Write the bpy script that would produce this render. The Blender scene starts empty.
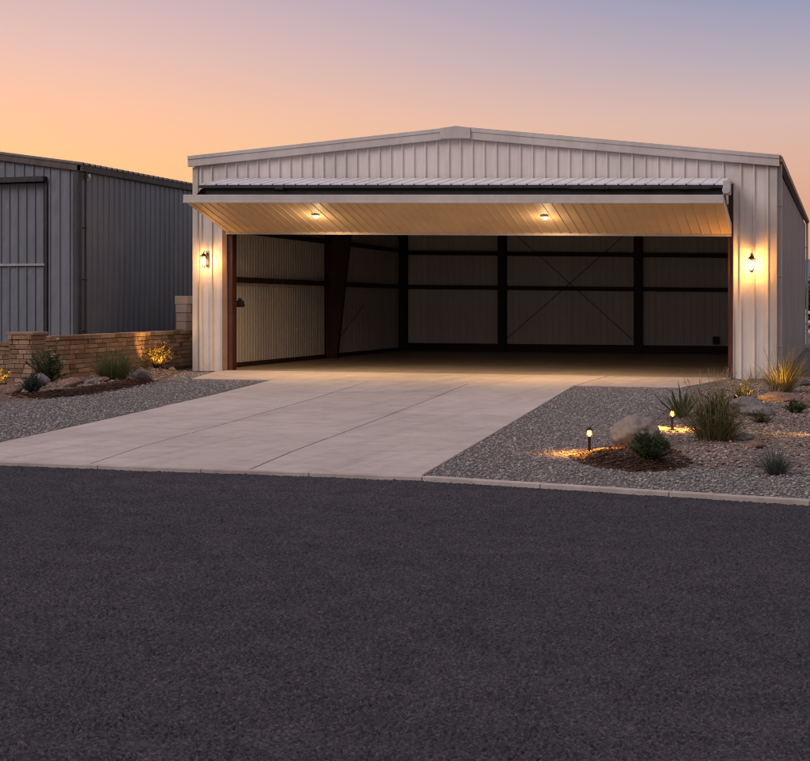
import bpy, math, random
import numpy as np
from mathutils import Vector, Matrix, noise

random.seed(7)
rng = np.random.default_rng(7)
scn = bpy.context.scene
COL = scn.collection
R = math.radians

# ------------------------------------------------------------------ helpers
class MB:
    """collects faces and links them as ONE mesh object"""
    def __init__(self):
        self.v, self.f, self.t = [], [], []

    def add(self, verts, faces, tint=0.5):
        b = len(self.v)
        self.v.extend([tuple(p) for p in verts])
        for fc in faces:
            self.f.append(tuple(i + b for i in fc))
            self.t.append(tint)

    def box(self, lo, hi, tint=0.5):
        x0, y0, z0 = lo
        x1, y1, z1 = hi
        self.add([(x0, y0, z0), (x1, y0, z0), (x1, y1, z0), (x0, y1, z0), (x0, y0, z1), (x1, y0, z1), (x1, y1, z1), (x0, y1, z1)],
                 [(0, 3, 2, 1), (4, 5, 6, 7), (0, 1, 5, 4), (1, 2, 6, 5), (2, 3, 7, 6), (3, 0, 4, 7)], tint)

    def prism(self, poly, ext):
        """poly: 3-D points of one face, ext: extrusion vector"""
        n = len(poly)
        e = Vector(ext)
        a = [Vector(p) for p in poly]
        nrm = Vector((0, 0, 0))
        for i in range(n):
            nrm += a[i].cross(a[(i + 1) % n])
        if nrm.dot(e) > 0:
            a.reverse()
        self.add(a + [p + e for p in a],
                 [tuple(range(n)), tuple(reversed(range(n, 2 * n)))] + [(i, i + n, (i + 1) % n + n, (i + 1) % n) for i in range(n)])

    def tube(self, pts, radii, n=8, tint=0.5, cap=True):
        pts = [Vector(p) for p in pts]
        if not hasattr(radii, '__len__'):
            radii = [radii] * len(pts)
        rings, fs = [], []
        up = Vector((0.123, 0.317, 0.94)).normalized()
        for i, p in enumerate(pts):
            d = (pts[min(i + 1, len(pts) - 1)] - pts[max(i - 1, 0)]).normalized()
            s = d.cross(up)
            if s.length < 1e-3:
                s = d.cross(Vector((1, 0, 0)))
            s.normalize()
            q = s.cross(d)
            for k in range(n):
                a = 2 * math.pi * k / n
                rings.append(p + (s * math.cos(a) + q * math.sin(a)) * radii[i])
        for i in range(len(pts) - 1):
            for k in range(n):
                fs.append((i * n + k, (i + 1) * n + k, (i + 1) * n + (k + 1) % n, i * n + (k + 1) % n))
        if cap:
            fs.append(tuple(range(n)))
            fs.append(tuple(reversed(range((len(pts) - 1) * n, len(pts) * n))))
        self.add(rings, fs, tint)

    def lathe(self, prof, c=(0, 0, 0), n=16, tint=0.5):
        vs, fs = [], []
        for r, z in prof:
            for k in range(n):
                a = 2 * math.pi * (k + 0.5) / n
                vs.append((c[0] + r * math.cos(a), c[1] + r * math.sin(a), c[2] + z))
        for i in range(len(prof) - 1):
            for k in range(n):
                fs.append((i * n + k, i * n + (k + 1) % n, (i + 1) * n + (k + 1) % n, (i + 1) * n + k))
        fs.append(tuple(reversed(range(n))))
        fs.append(tuple(range((len(prof) - 1) * n, len(prof) * n)))
        self.add(vs, fs, tint)

    def ribbed(self, o, u, L, v, n, f0, f1, pitch=0.305, rw=0.075, rh=0.03, minor=False, start=0.1):
        """sheet of ribbed metal: runs L along u from o, spans f0(s)..f1(s) along v, ribs stand out along n"""
        o, u, v, n = Vector(o), Vector(u), Vector(v), Vector(n)
        prof = [(0.0, 0.0)]
        s = start
        while s + rw < L:
            prof += [(s, 0), (s + rw * 0.22, rh), (s + rw * 0.78, rh), (s + rw, 0)]
            if minor and s + pitch < L:
                g = (pitch - rw) / 3
                for k in (1, 2):
                    m = s + rw + g * k
                    prof += [(m - 0.018, 0), (m - 0.008, rh * 0.22), (m + 0.008, rh * 0.22), (m + 0.018, 0)]
            s += pitch
        prof.append((L, 0.0))
        vs = []
        for s, d in prof:
            vs.append(o + u * s + n * d + v * f0(s))
            vs.append(o + u * s + n * d + v * f1(s))
        flip = u.cross(v).dot(n) < 0
        fs = []
        for i in range(len(prof) - 1):
            a, b, c, d = 2 * i, 2 * i + 2, 2 * i + 3, 2 * i + 1
            fs.append((a, d, c, b) if flip else (a, b, c, d))
        self.add(vs, fs)

    def build(self, name, m, parent=None, smooth=False, loc=None, rz=0.0, bevel=0, solid=0, tinted=False, props=None):
        me = bpy.data.meshes.new(name)
        me.from_pydata(self.v, [], self.f)
        if tinted:
            at = me.attributes.new('tint', 'FLOAT', 'FACE')
            at.data.foreach_set('value', self.t)
        if smooth:
            me.polygons.foreach_set('use_smooth', [True] * len(me.polygons))
        me.materials.append(m)
        me.update()
        ob = bpy.data.objects.new(name, me)
        COL.objects.link(ob)
        if parent is not None:
            ob.parent = parent
        if loc is not None:
            ob.location = loc
        ob.rotation_euler.z = rz
        if solid:
            md = ob.modifiers.new('thickness', 'SOLIDIFY')
            md.thickness = solid
            md.offset = -1
        if bevel:
            md = ob.modifiers.new('edge', 'BEVEL')
            md.width = bevel
            md.segments = 2
            md.limit_method = 'ANGLE'
        for k, val in (props or {}).items():
            ob[k] = val
        return ob


def thing(name, label, cat, loc=(0, 0, 0), rz=0.0, group=None):
    o = bpy.data.objects.new(name, None)
    COL.objects.link(o)
    o.location = loc
    o.rotation_euler.z = rz
    o.empty_display_size = 0.2
    o['label'] = label
    o['category'] = cat
    if group:
        o['group'] = group
    return o


def part_empty(name, parent, loc=(0, 0, 0)):
    o = bpy.data.objects.new(name, None)
    COL.objects.link(o)
    o.parent = parent
    o.location = loc
    return o


def tag(o, label, cat, group=None):
    o['label'] = label
    o['category'] = cat
    if group:
        o['group'] = group
    return o


def copy_tree(o, parent=None):
    c = o.copy()
    COL.objects.link(c)
    if parent is not None:
        c.parent = parent
    for ch in list(o.children):
        copy_tree(ch, c)
    return c


# ------------------------------------------------------------------ materials
def nt(name):
    m = bpy.data.materials.new(name)
    m.use_nodes = True
    t = m.node_tree
    t.nodes.clear()
    out = t.nodes.new('ShaderNodeOutputMaterial')
    b = t.nodes.new('ShaderNodeBsdfPrincipled')
    t.links.new(b.outputs[0], out.inputs[0])
    return m, t, b, out


def N(t, kind, **kw):
    n = t.nodes.new('ShaderNode' + kind)
    for k, v in kw.items():
        if k.startswith('i_'):
            n.inputs[k[2:].replace('_', ' ')].default_value = v
        else:
            setattr(n, k, v)
    return n


def mixc(t, a, b, fac, mode='MIX'):
    n = t.nodes.new('ShaderNodeMix')
    n.data_type = 'RGBA'
    n.blend_type = mode
    for sock, val in ((n.inputs[0], fac), (n.inputs[6], a), (n.inputs[7], b)):
        if hasattr(val, 'is_linked'):
            t.links.new(val, sock)
        elif isinstance(val, tuple):
            sock.default_value = (*val[:3], 1)
        else:
            sock.default_value = val
    return n.outputs[2]


def ramp(t, fac, stops, interp='LINEAR'):
    n = t.nodes.new('ShaderNodeValToRGB')
    cr = n.color_ramp
    cr.interpolation = interp
    while len(cr.elements) < len(stops):
        cr.elements.new(0.5)
    for e, (p, c) in zip(cr.elements, stops):
        e.position = p
        e.color = (*c, 1) if hasattr(c, '__len__') else (c, c, c, 1)
    t.links.new(fac, n.inputs[0])
    return n.outputs[0]


def objcoord(t, scale=(1, 1, 1)):
    tc = t.nodes.new('ShaderNodeTexCoord')
    mp = t.nodes.new('ShaderNodeMapping')
    mp.inputs['Scale'].default_value = scale
    t.links.new(tc.outputs['Object'], mp.inputs[0])
    return mp.outputs[0]


def noise_tex(t, co, scale, detail=4, rough=0.55, dist=0.0):
    n = N(t, 'TexNoise')
    n.inputs['Scale'].default_value = scale
    n.inputs['Detail'].default_value = detail
    n.inputs['Roughness'].default_value = rough
    n.inputs['Distortion'].default_value = dist
    t.links.new(co, n.inputs['Vector'])
    return n.outputs['Fac']


def bump(t, b, h, strength, dist, prev=None):
    n = N(t, 'Bump')
    n.inputs['Strength'].default_value = strength
    n.inputs['Distance'].default_value = dist
    t.links.new(h, n.inputs['Height'])
    if prev is not None:
        t.links.new(prev, n.inputs['Normal'])
    t.links.new(n.outputs[0], b.inputs['Normal'])
    return n.outputs[0]


def painted(name, c0, c1, rough=0.45, metal=0.0, streak=True, scale=1.0, wave=0.004, spec=0.5):
    """painted or galvanised sheet: faint weathering streaks, cloudy dirt and slight oil-canning"""
    m, t, b, _ = nt(name)
    co = objcoord(t)
    f = noise_tex(t, co, 0.9 * scale, 6, 0.6)
    if streak:
        f2 = noise_tex(t, objcoord(t, (9 * scale, 9 * scale, 0.35 * scale)), 1.0, 5, 0.6)
        mm = N(t, 'Math', operation='MULTIPLY_ADD')
        t.links.new(f2, mm.inputs[0])
        mm.inputs[1].default_value = 0.6
        mul = N(t, 'Math', operation='MULTIPLY')
        t.links.new(f, mul.inputs[0])
        mul.inputs[1].default_value = 0.4
        t.links.new(mul.outputs[0], mm.inputs[2])
        f = mm.outputs[0]
    col = ramp(t, f, [(0.3, c0), (0.68, c1)])
    if streak:
        sp_ = N(t, 'SeparateXYZ')
        t.links.new(co, sp_.inputs[0])
        sm = N(t, 'Math', operation='ADD')
        t.links.new(sp_.outputs[0], sm.inputs[0])
        t.links.new(sp_.outputs[1], sm.inputs[1])
        dv_ = N(t, 'Math', operation='DIVIDE')
        t.links.new(sm.outputs[0], dv_.inputs[0])
        dv_.inputs[1].default_value = 0.915
        fl_ = N(t, 'Math', operation='FLOOR')
        t.links.new(dv_.outputs[0], fl_.inputs[0])
        wn = N(t, 'TexWhiteNoise', noise_dimensions='1D')
        t.links.new(fl_.outputs[0], wn.inputs['W'])
        col = mixc(t, col, ramp(t, wn.outputs['Value'], [(0, 0.93), (1, 1.05)]), 1.0, 'MULTIPLY')
    t.links.new(col, b.inputs['Base Color'])
    fr = noise_tex(t, co, 14 * scale, 5)
    rr = N(t, 'MapRange')
    t.links.new(fr, rr.inputs[0])
    rr.inputs[3].default_value = rough - 0.08
    rr.inputs[4].default_value = rough + 0.12
    t.links.new(rr.outputs[0], b.inputs['Roughness'])
    b.inputs['Metallic'].default_value = metal
    b.inputs['Specular IOR Level'].default_value = spec
    if wave:
        bump(t, b, noise_tex(t, objcoord(t, (2.2, 2.2, 0.8)), 1.6, 2), 0.8, wave * 10)
    return m


def emissive(name, col, strength):
    m, t, b, out = nt(name)
    e = N(t, 'Emission')
    e.inputs[0].default_value = (*col, 1)
    e.inputs[1].default_value = strength
    tr = N(t, 'BsdfTransparent')      # glowing clear glass: lets the lamp inside shine out
    tr.inputs[0].default_value = (0.95, 0.92, 0.88, 1)
    ad = N(t, 'AddShader')
    t.links.new(tr.outputs[0], ad.inputs[0])
    t.links.new(e.outputs[0], ad.inputs[1])
    t.links.new(ad.outputs[0], out.inputs[0])
    return m


def lamp_glass(name, col=(1, 0.78, 0.45)):
    m, t, b, out = nt(name)
    tr = N(t, 'BsdfTransparent')
    tr.inputs[0].default_value = (0.97, 0.95, 0.9, 1)
    g = N(t, 'BsdfGlossy')
    g.inputs['Roughness'].default_value = 0.08
    mx = N(t, 'MixShader')
    mx.inputs[0].default_value = 0.07
    t.links.new(tr.outputs[0], mx.inputs[1])
    t.links.new(g.outputs[0], mx.inputs[2])
    t.links.new(mx.outputs[0], out.inputs[0])
    return m


def foliage(name, dark, light, rough=0.55, trans=0.25):
    m, t, b, out = nt(name)
    at = N(t, 'Attribute', attribute_name='tint')
    nz = noise_tex(t, objcoord(t), 14, 3)
    mm = N(t, 'Math', operation='MULTIPLY_ADD')
    t.links.new(nz, mm.inputs[0])
    mm.inputs[1].default_value = 0.5
    ad = N(t, 'Math', operation='SUBTRACT')
    t.links.new(at.outputs['Fac'], ad.inputs[0])
    ad.inputs[1].default_value = 0.25
    t.links.new(ad.outputs[0], mm.inputs[2])
    col = ramp(t, mm.outputs[0], [(0.1, dark), (0.9, light)])
    t.links.new(col, b.inputs['Base Color'])
    b.inputs['Roughness'].default_value = rough
    b.inputs['Specular IOR Level'].default_value = 0.3
    tl = N(t, 'BsdfTranslucent')
    t.links.new(col, tl.inputs[0])
    mx = N(t, 'MixShader')
    mx.inputs[0].default_value = trans
    t.links.new(b.outputs[0], mx.inputs[1])
    t.links.new(tl.outputs[0], mx.inputs[2])
    t.links.new(mx.outputs[0], out.inputs[0])
    return m


def tinted(name, stops, rough=0.85, nscale=25, bstr=0.5, bdist=0.01, nmix=0.35):
    """masonry, stones and bark chips: each piece has its own shade from the face attribute, mottled by noise"""
    m, t, b, _ = nt(name)
    at = N(t, 'Attribute', attribute_name='tint')
    co = objcoord(t)
    nz = noise_tex(t, co, nscale, 6, 0.65)
    mm = N(t, 'Math', operation='MULTIPLY_ADD')
    t.links.new(nz, mm.inputs[0])
    mm.inputs[1].default_value = nmix * 2
    ad = N(t, 'Math', operation='SUBTRACT')
    t.links.new(at.outputs['Fac'], ad.inputs[0])
    ad.inputs[1].default_value = nmix
    t.links.new(ad.outputs[0], mm.inputs[2])
    t.links.new(ramp(t, mm.outputs[0], stops), b.inputs['Base Color'])
    b.inputs['Roughness'].default_value = rough
    b.inputs['Specular IOR Level'].default_value = 0.25
    if bstr:
        bump(t, b, nz, bstr, bdist)
    return m


M = {}
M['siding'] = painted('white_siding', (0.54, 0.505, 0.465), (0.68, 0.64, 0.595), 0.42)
M['shaded_siding'] = painted('shaded_siding', (0.24, 0.225, 0.22), (0.33, 0.315, 0.305), 0.35)  # right wall only: its shade is mixed into a darker copy of the siding
M['trim'] = painted('trim', (0.40, 0.37, 0.345), (0.52, 0.485, 0.455), 0.4, streak=False)
M['roof'] = painted('roof_sheet', (0.22, 0.20, 0.19), (0.30, 0.28, 0.27), 0.4)
M['canopy'] = painted('canopy_sheet', (0.62, 0.61, 0.64), (0.74, 0.73, 0.76), 0.35)
M['liner'] = painted('wall_liner', (0.37, 0.375, 0.375), (0.46, 0.465, 0.465), 0.6)
M['lifted_liner'] = painted('lifted_liner', (0.66, 0.67, 0.65), (0.77, 0.78, 0.76), 0.7)  # brightness put into the colour: paler than the left liner, lifts the interior
M['under_roof'] = painted('under_roof', (0.14, 0.135, 0.12), (0.2, 0.19, 0.17), 0.8)
M['red_steel'] = painted('red_primer', (0.042, 0.011, 0.006), (0.075, 0.021, 0.012), 0.5, streak=False)
M['dark_steel'] = painted('dark_primer', (0.014, 0.005, 0.004), (0.03, 0.010, 0.008), 0.6, streak=False)
M['rust_steel'] = painted('rust_primer', (0.026, 0.009, 0.006), (0.046, 0.016, 0.010), 0.55, streak=False)
M['black'] = painted('plain_black', (0.006, 0.006, 0.007), (0.013, 0.012, 0.014), 0.55, streak=False)
M['brown_trim'] = painted('brown_trim', (0.17, 0.10, 0.055), (0.24, 0.145, 0.08), 0.5, streak=False)
M['tan_panel'] = painted('tan_panel', (0.50, 0.385, 0.25), (0.59, 0.465, 0.315), 0.55, streak=False, wave=0.0008)
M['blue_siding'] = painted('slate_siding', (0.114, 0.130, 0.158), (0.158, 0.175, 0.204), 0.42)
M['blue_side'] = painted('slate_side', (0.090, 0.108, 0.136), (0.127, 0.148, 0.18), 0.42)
M['blue_trim'] = painted('slate_trim', (0.02, 0.02, 0.026), (0.034, 0.033, 0.04), 0.5, streak=False)
M['brown_roof'] = painted('brown_roof', (0.055, 0.040, 0.035), (0.10, 0.075, 0.065), 0.5)
M['grey_metal'] = painted('grey_metal', (0.30, 0.30, 0.31), (0.42, 0.42, 0.43), 0.35, 0.5, streak=False)
M['bronze'] = painted('dark_bronze', (0.016, 0.012, 0.009), (0.03, 0.022, 0.016), 0.4, 0.6, streak=False)
M['white_paint'] = painted('white_paint', (0.6, 0.58, 0.57), (0.75, 0.73, 0.72), 0.5, streak=False)
M['glass'] = lamp_glass('lamp_glass')
M['bulb'] = emissive('lantern_bulb', (1.0, 0.66, 0.26), 9)
M['spot_bulb'] = emissive('downlight_lens', (1.0, 0.62, 0.24), 20)
M['path_bulb'] = emissive('path_bulb', (1.0, 0.42, 0.075), 3.4)
M['brick'] = tinted('stone_brick', [(0.05, (0.15, 0.088, 0.057)), (0.5, (0.265, 0.17, 0.11)), (0.95, (0.38, 0.265, 0.175))], 0.9, 22, 0.6, 0.02)
M['mortar'] = tinted('mortar', [(0.2, (0.10, 0.075, 0.055)), (0.8, (0.16, 0.125, 0.095))], 0.95, 40)
M['pale_stone'] = tinted('pale_stone', [(0.1, (0.46, 0.34, 0.24)), (0.5, (0.68, 0.54, 0.41)), (0.9, (0.80, 0.68, 0.55))], 0.9, 16, 0.6, 0.02)
M['rock'] = tinted('grey_rock', [(0.2, (0.07, 0.063, 0.06)), (0.5, (0.175, 0.158, 0.15)), (0.8, (0.32, 0.29, 0.275))], 0.9, 24, 1.0, 0.03, 0.6)
M['boulder'] = tinted('boulder_stone', [(0.1, (0.115, 0.10, 0.09)), (0.5, (0.19, 0.168, 0.152)), (0.9, (0.27, 0.24, 0.22))], 0.9, 17, 0.5, 0.012, 0.45)
M['red_rock'] = tinted('red_rock', [(0.2, (0.085, 0.048, 0.036)), (0.5, (0.19, 0.12, 0.09)), (0.8, (0.32, 0.23, 0.185))], 0.9, 20, 1.0, 0.03, 0.6)
M['stones'] = tinted('gravel_stones', [(0.0, (0.09, 0.083, 0.083)), (0.4, (0.19, 0.174, 0.168)), (0.75, (0.28, 0.256, 0.245)), (1.0, (0.42, 0.385, 0.365))], 0.85, 60, 0.4, 0.004, 0.2)
M['tan_stones'] = tinted('tan_gravel_stones', [(0.0, (0.11, 0.09, 0.078)), (0.4, (0.23, 0.18, 0.15)), (0.75, (0.355, 0.285, 0.24)), (1.0, (0.48, 0.41, 0.36))], 0.85, 60, 0.4, 0.004, 0.2)
M['chips'] = tinted('bark_chips', [(0.1, (0.022, 0.011, 0.007)), (0.5, (0.055, 0.027, 0.016)), (0.9, (0.11, 0.056, 0.032))], 0.9, 40, 0.4, 0.004, 0.25)
M['g_dark'] = foliage('dark_leaves', (0.018, 0.030, 0.014), (0.10, 0.135, 0.052))
M['g_grass'] = foliage('grass_blades', (0.028, 0.045, 0.016), (0.13, 0.15, 0.05))
M['g_gold'] = foliage('golden_blades', (0.10, 0.085, 0.02), (0.34, 0.26, 0.07))
M['g_blue'] = foliage('blue_green_leaves', (0.025, 0.038, 0.034), (0.085, 0.115, 0.10))
M['g_olive'] = foliage('olive_blades', (0.038, 0.042, 0.016), (0.20, 0.185, 0.085))
M['g_straw'] = foliage('straw_stalks', (0.14, 0.10, 0.05), (0.38, 0.29, 0.16))
M['g_bright'] = foliage('bright_leaves', (0.10, 0.075, 0.016), (0.36, 0.26, 0.065))
M['petal'] = foliage('pale_petals', (0.45, 0.42, 0.36), (0.7, 0.66, 0.58))
M['stem'] = tinted('woody_stem', [(0.1, (0.03, 0.02, 0.014)), (0.9, (0.09, 0.065, 0.045))], 0.9, 30)


def asphalt():
    m, t, b, _ = nt('asphalt')
    co = objcoord(t)
    v1 = N(t, 'TexVoronoi', feature='F1')
    v1.inputs['Scale'].default_value = 105
    t.links.new(co, v1.inputs['Vector'])
    v2 = N(t, 'TexVoronoi', feature='F1')
    v2.inputs['Scale'].default_value = 26
    v2.inputs['Randomness'].default_value = 1
    wob = noise_tex(t, co, 28, 4)
    mv = N(t, 'VectorMath', operation='MULTIPLY_ADD')
    cb = N(t, 'CombineXYZ')
    for k in range(3):
        t.links.new(wob, cb.inputs[k])
    t.links.new(cb.outputs[0], mv.inputs[0])
    mv.inputs[1].default_value = (0.03, -0.025, 0.02)
    t.links.new(co, mv.inputs[2])
    t.links.new(mv.outputs[0], v2.inputs['Vector'])
    big = noise_tex(t, objcoord(t, (0.22, 0.5, 1)), 1.0, 6, 0.6)
    mid = noise_tex(t, co, 3.2, 5, 0.6)
    fine = noise_tex(t, co, 160, 3, 0.7)
    lum = noise_tex(t, co, 48, 6, 0.72)
    base = ramp(t, big, [(0.3, (0.038, 0.036, 0.044)), (0.7, (0.055, 0.0515, 0.061))])
    midc = ramp(t, mid, [(0.25, 0.80), (0.75, 1.16)])
    col = mixc(t, base, midc, 1.0, 'MULTIPLY')
    sep = N(t, 'SeparateColor')
    t.links.new(v1.outputs['Color'], sep.inputs[0])
    grain = ramp(t, sep.outputs[0], [(0.0, 0.36), (0.5, 0.85), (0.85, 1.36), (1.0, 2.0)])
    col = mixc(t, col, grain, 0.8, 'MULTIPLY')
    lumc = ramp(t, lum, [(0.34, 0.6), (0.5, 0.98), (0.68, 1.35)])
    col = mixc(t, col, lumc, 0.85, 'MULTIPLY')
    t.links.new(col, b.inputs['Base Color'])
    b.inputs['Roughness'].default_value = 0.82
    b.inputs['Specular IOR Level'].default_value = 0.28
    h = N(t, 'Math', operation='MULTIPLY_ADD')
    t.links.new(v2.outputs['Distance'], h.inputs[0])
    h.inputs[1].default_value = -0.7
    t.links.new(lum, h.inputs[2])
    p = bump(t, b, fine, 0.5, 0.004)
    p = bump(t, b, h.outputs[0], 0.6, 0.012, p)
    bump(t, b, mid, 0.35, 0.03, p)
    return m


def concrete(name, c0, c1, rough=0.72, stain=(0.25, 0.2, 0.17), spec=0.35):
    m, t, b, _ = nt(name)
    co = objcoord(t)
    big = noise_tex(t, co, 0.55, 7, 0.62, 0.6)
    col = ramp(t, big, [(0.3, c0), (0.7, c1)])
    broom = noise_tex(t, objcoord(t, (1.2, 16, 1)), 1.0, 4, 0.6)
    col = mixc(t, col, ramp(t, broom, [(0.3, 0.86), (0.7, 1.08)]), 0.8, 'MULTIPLY')
    st = noise_tex(t, objcoord(t, (0.6, 2.4, 1)), 1.1, 6, 0.65, 1.2)
    col = mixc(t, col, stain, ramp(t, st, [(0.56, 0.0), (0.74, 0.55)]))
    at = N(t, 'Attribute', attribute_name='tint')
    if name.startswith('drive'):
        col = mixc(t, col, ramp(t, at.outputs['Fac'], [(0, 0.90), (1, 1.08)]), 1.0, 'MULTIPLY')
    blot = noise_tex(t, co, 2.6, 7, 0.7, 0.8)
    col = mixc(t, col, ramp(t, blot, [(0.3, 0.80), (0.5, 1.0), (0.72, 1.10)]), 0.85, 'MULTIPLY')
    tyre = noise_tex(t, objcoord(t, (3.2, 0.12, 1)), 1.0, 5, 0.65, 0.3)
    col = mixc(t, col, ramp(t, tyre, [(0.34, 0.80), (0.5, 1.0)]), 0.7, 'MULTIPLY')
    vc = N(t, 'TexVoronoi', feature='DISTANCE_TO_EDGE')
    vc.inputs['Scale'].default_value = 0.32
    wv = N(t, 'VectorMath', operation='MULTIPLY_ADD')
    cw = N(t, 'CombineXYZ')
    for k in range(2):
        t.links.new(noise_tex(t, objcoord(t, (1, 1 + k * 0.3, 1)), 1.4, 6, 0.7), cw.inputs[k])
    t.links.new(cw.outputs[0], wv.inputs[0])
    wv.inputs[1].default_value = (1.1, 1.1, 0)
    t.links.new(co, wv.inputs[2])
    t.links.new(wv.outputs[0], vc.inputs['Vector'])
    col = mixc(t, col, ramp(t, vc.outputs['Distance'], [(0.0012, 0.62), (0.004, 1.0)]), 0.6, 'MULTIPLY')
    sp = noise_tex(t, co, 120, 3, 0.7)
    col = mixc(t, col, ramp(t, sp, [(0.3, 0.82), (0.7, 1.12)]), 0.7, 'MULTIPLY')
    t.links.new(col, b.inputs['Base Color'])
    b.inputs['Roughness'].default_value = rough
    b.inputs['Specular IOR Level'].default_value = spec
    p = bump(t, b, sp, 0.25, 0.003)
    bump(t, b, broom, 0.25, 0.004, p)
    return m


def soil(name, c0, c1, scale=10, bs=0.9, bd=0.03, vor=0):
    m, t, b, _ = nt(name)
    co = objcoord(t)
    f = noise_tex(t, co, scale, 7, 0.7)
    col = ramp(t, f, [(0.28, c0), (0.72, c1)])
    big = noise_tex(t, co, 0.6, 4)
    col = mixc(t, col, ramp(t, big, [(0.3, 0.8), (0.7, 1.15)]), 0.8, 'MULTIPLY')
    h = f
    if vor:
        v = N(t, 'TexVoronoi', feature='F1')
        v.inputs['Scale'].default_value = vor
        t.links.new(co, v.inputs['Vector'])
        sep = N(t, 'SeparateColor')
        t.links.new(v.outputs['Color'], sep.inputs[0])
        col = mixc(t, col, ramp(t, sep.outputs[0], [(0, 0.45), (0.6, 1.0), (1, 1.7)]), 1.0, 'MULTIPLY')
        edge = ramp(t, v.outputs['Distance'], [(0.25, 1.0), (0.62, 0.0)])
        p = bump(t, b, edge, 1.0, 0.02)
    t.links.new(col, b.inputs['Base Color'])
    b.inputs['Roughness'].default_value = 0.92
    b.inputs['Specular IOR Level'].default_value = 0.2
    bump(t, b, h, bs, bd, p if vor else None)
    return m


M['asphalt'] = asphalt()
M['drive'] = concrete('driveway_concrete', (0.41, 0.355, 0.31), (0.50, 0.44, 0.39), stain=(0.30, 0.24, 0.215))
M['apron'] = concrete('apron_concrete', (0.35, 0.31, 0.28), (0.44, 0.39, 0.355), stain=(0.29, 0.235, 0.2))
M['floor'] = concrete('dimmed_floor', (0.24, 0.21, 0.175), (0.33, 0.29, 0.25), 0.5, (0.09, 0.075, 0.06))  # interior dimness put into the colour: darker concrete than the apron
M['kerb'] = concrete('kerb_concrete', (0.34, 0.295, 0.265), (0.46, 0.405, 0.37))
M['dirt'] = soil('dry_dirt', (0.12, 0.09, 0.07), (0.20, 0.155, 0.125), 6)
M['gravel'] = soil('gravel_base', (0.10, 0.092, 0.09), (0.20, 0.185, 0.18), 12, 0.5, 0.01, 34)
M['tan_gravel'] = soil('tan_gravel_base', (0.14, 0.108, 0.09), (0.24, 0.192, 0.162), 12, 0.5, 0.01, 40)
M['mulch'] = soil('mulch', (0.03, 0.014, 0.008), (0.085, 0.042, 0.024), 22, 1.0, 0.03, 45)
M['bed_soil'] = soil('bed_soil', (0.10, 0.062, 0.042), (0.19, 0.125, 0.09), 14, 0.9, 0.03)
M['hill'] = soil('hazy_hill', (0.10, 0.125, 0.17), (0.135, 0.155, 0.20), 0.02, 0.3, 0.5)  # distance haze put into the hills' blue-grey colour
M['tree_leaf'] = foliage('tree_leaves', (0.012, 0.018, 0.011), (0.04, 0.05, 0.028))

# ------------------------------------------------------------------ setting: ground, road, concrete
def flat(name, poly, z, m, kind='structure', thick=0.0):
    mb = MB()
    mb.prism([(x, y, z - thick) for x, y in poly], (0, 0, thick)) if thick else mb.add([(x, y, z) for x, y in poly], [tuple(range(len(poly)))])
    o = mb.build(name, m)
    if not thick and o.data.polygons[0].normal.z < 0:
        o.data.flip_normals()
    o['kind'] = kind
    return o


flat('ground', [(-1500, -1500), (1500, -1500), (1500, 1500), (-1500, 1500)], -0.085, M['dirt'])
edge = [(-120, -30), (-40, -22.6), (-12, -21.2), (0, -20.7), (7.73, -20.36), (12.47, -20.22), (16.16, -20.83), (22, -22.0), (40, -26.2), (140, -56)]
def band_noise(ny, nx, step, lo, hi, seed):
    """noise whose bumps measure between lo and hi metres"""
    g = np.random.default_rng(seed).normal(size=(ny, nx))
    fy, fx = np.meshgrid(np.fft.fftfreq(ny, step), np.fft.rfftfreq(nx, step), indexing='ij')
    f = np.hypot(fx, fy)
    flt = np.exp(-(f * lo) ** 2) * (1 - np.exp(-(f * hi) ** 2))
    z = np.fft.irfft2(np.fft.rfft2(g) * flt, s=(ny, nx))
    return z / z.std()


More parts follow.
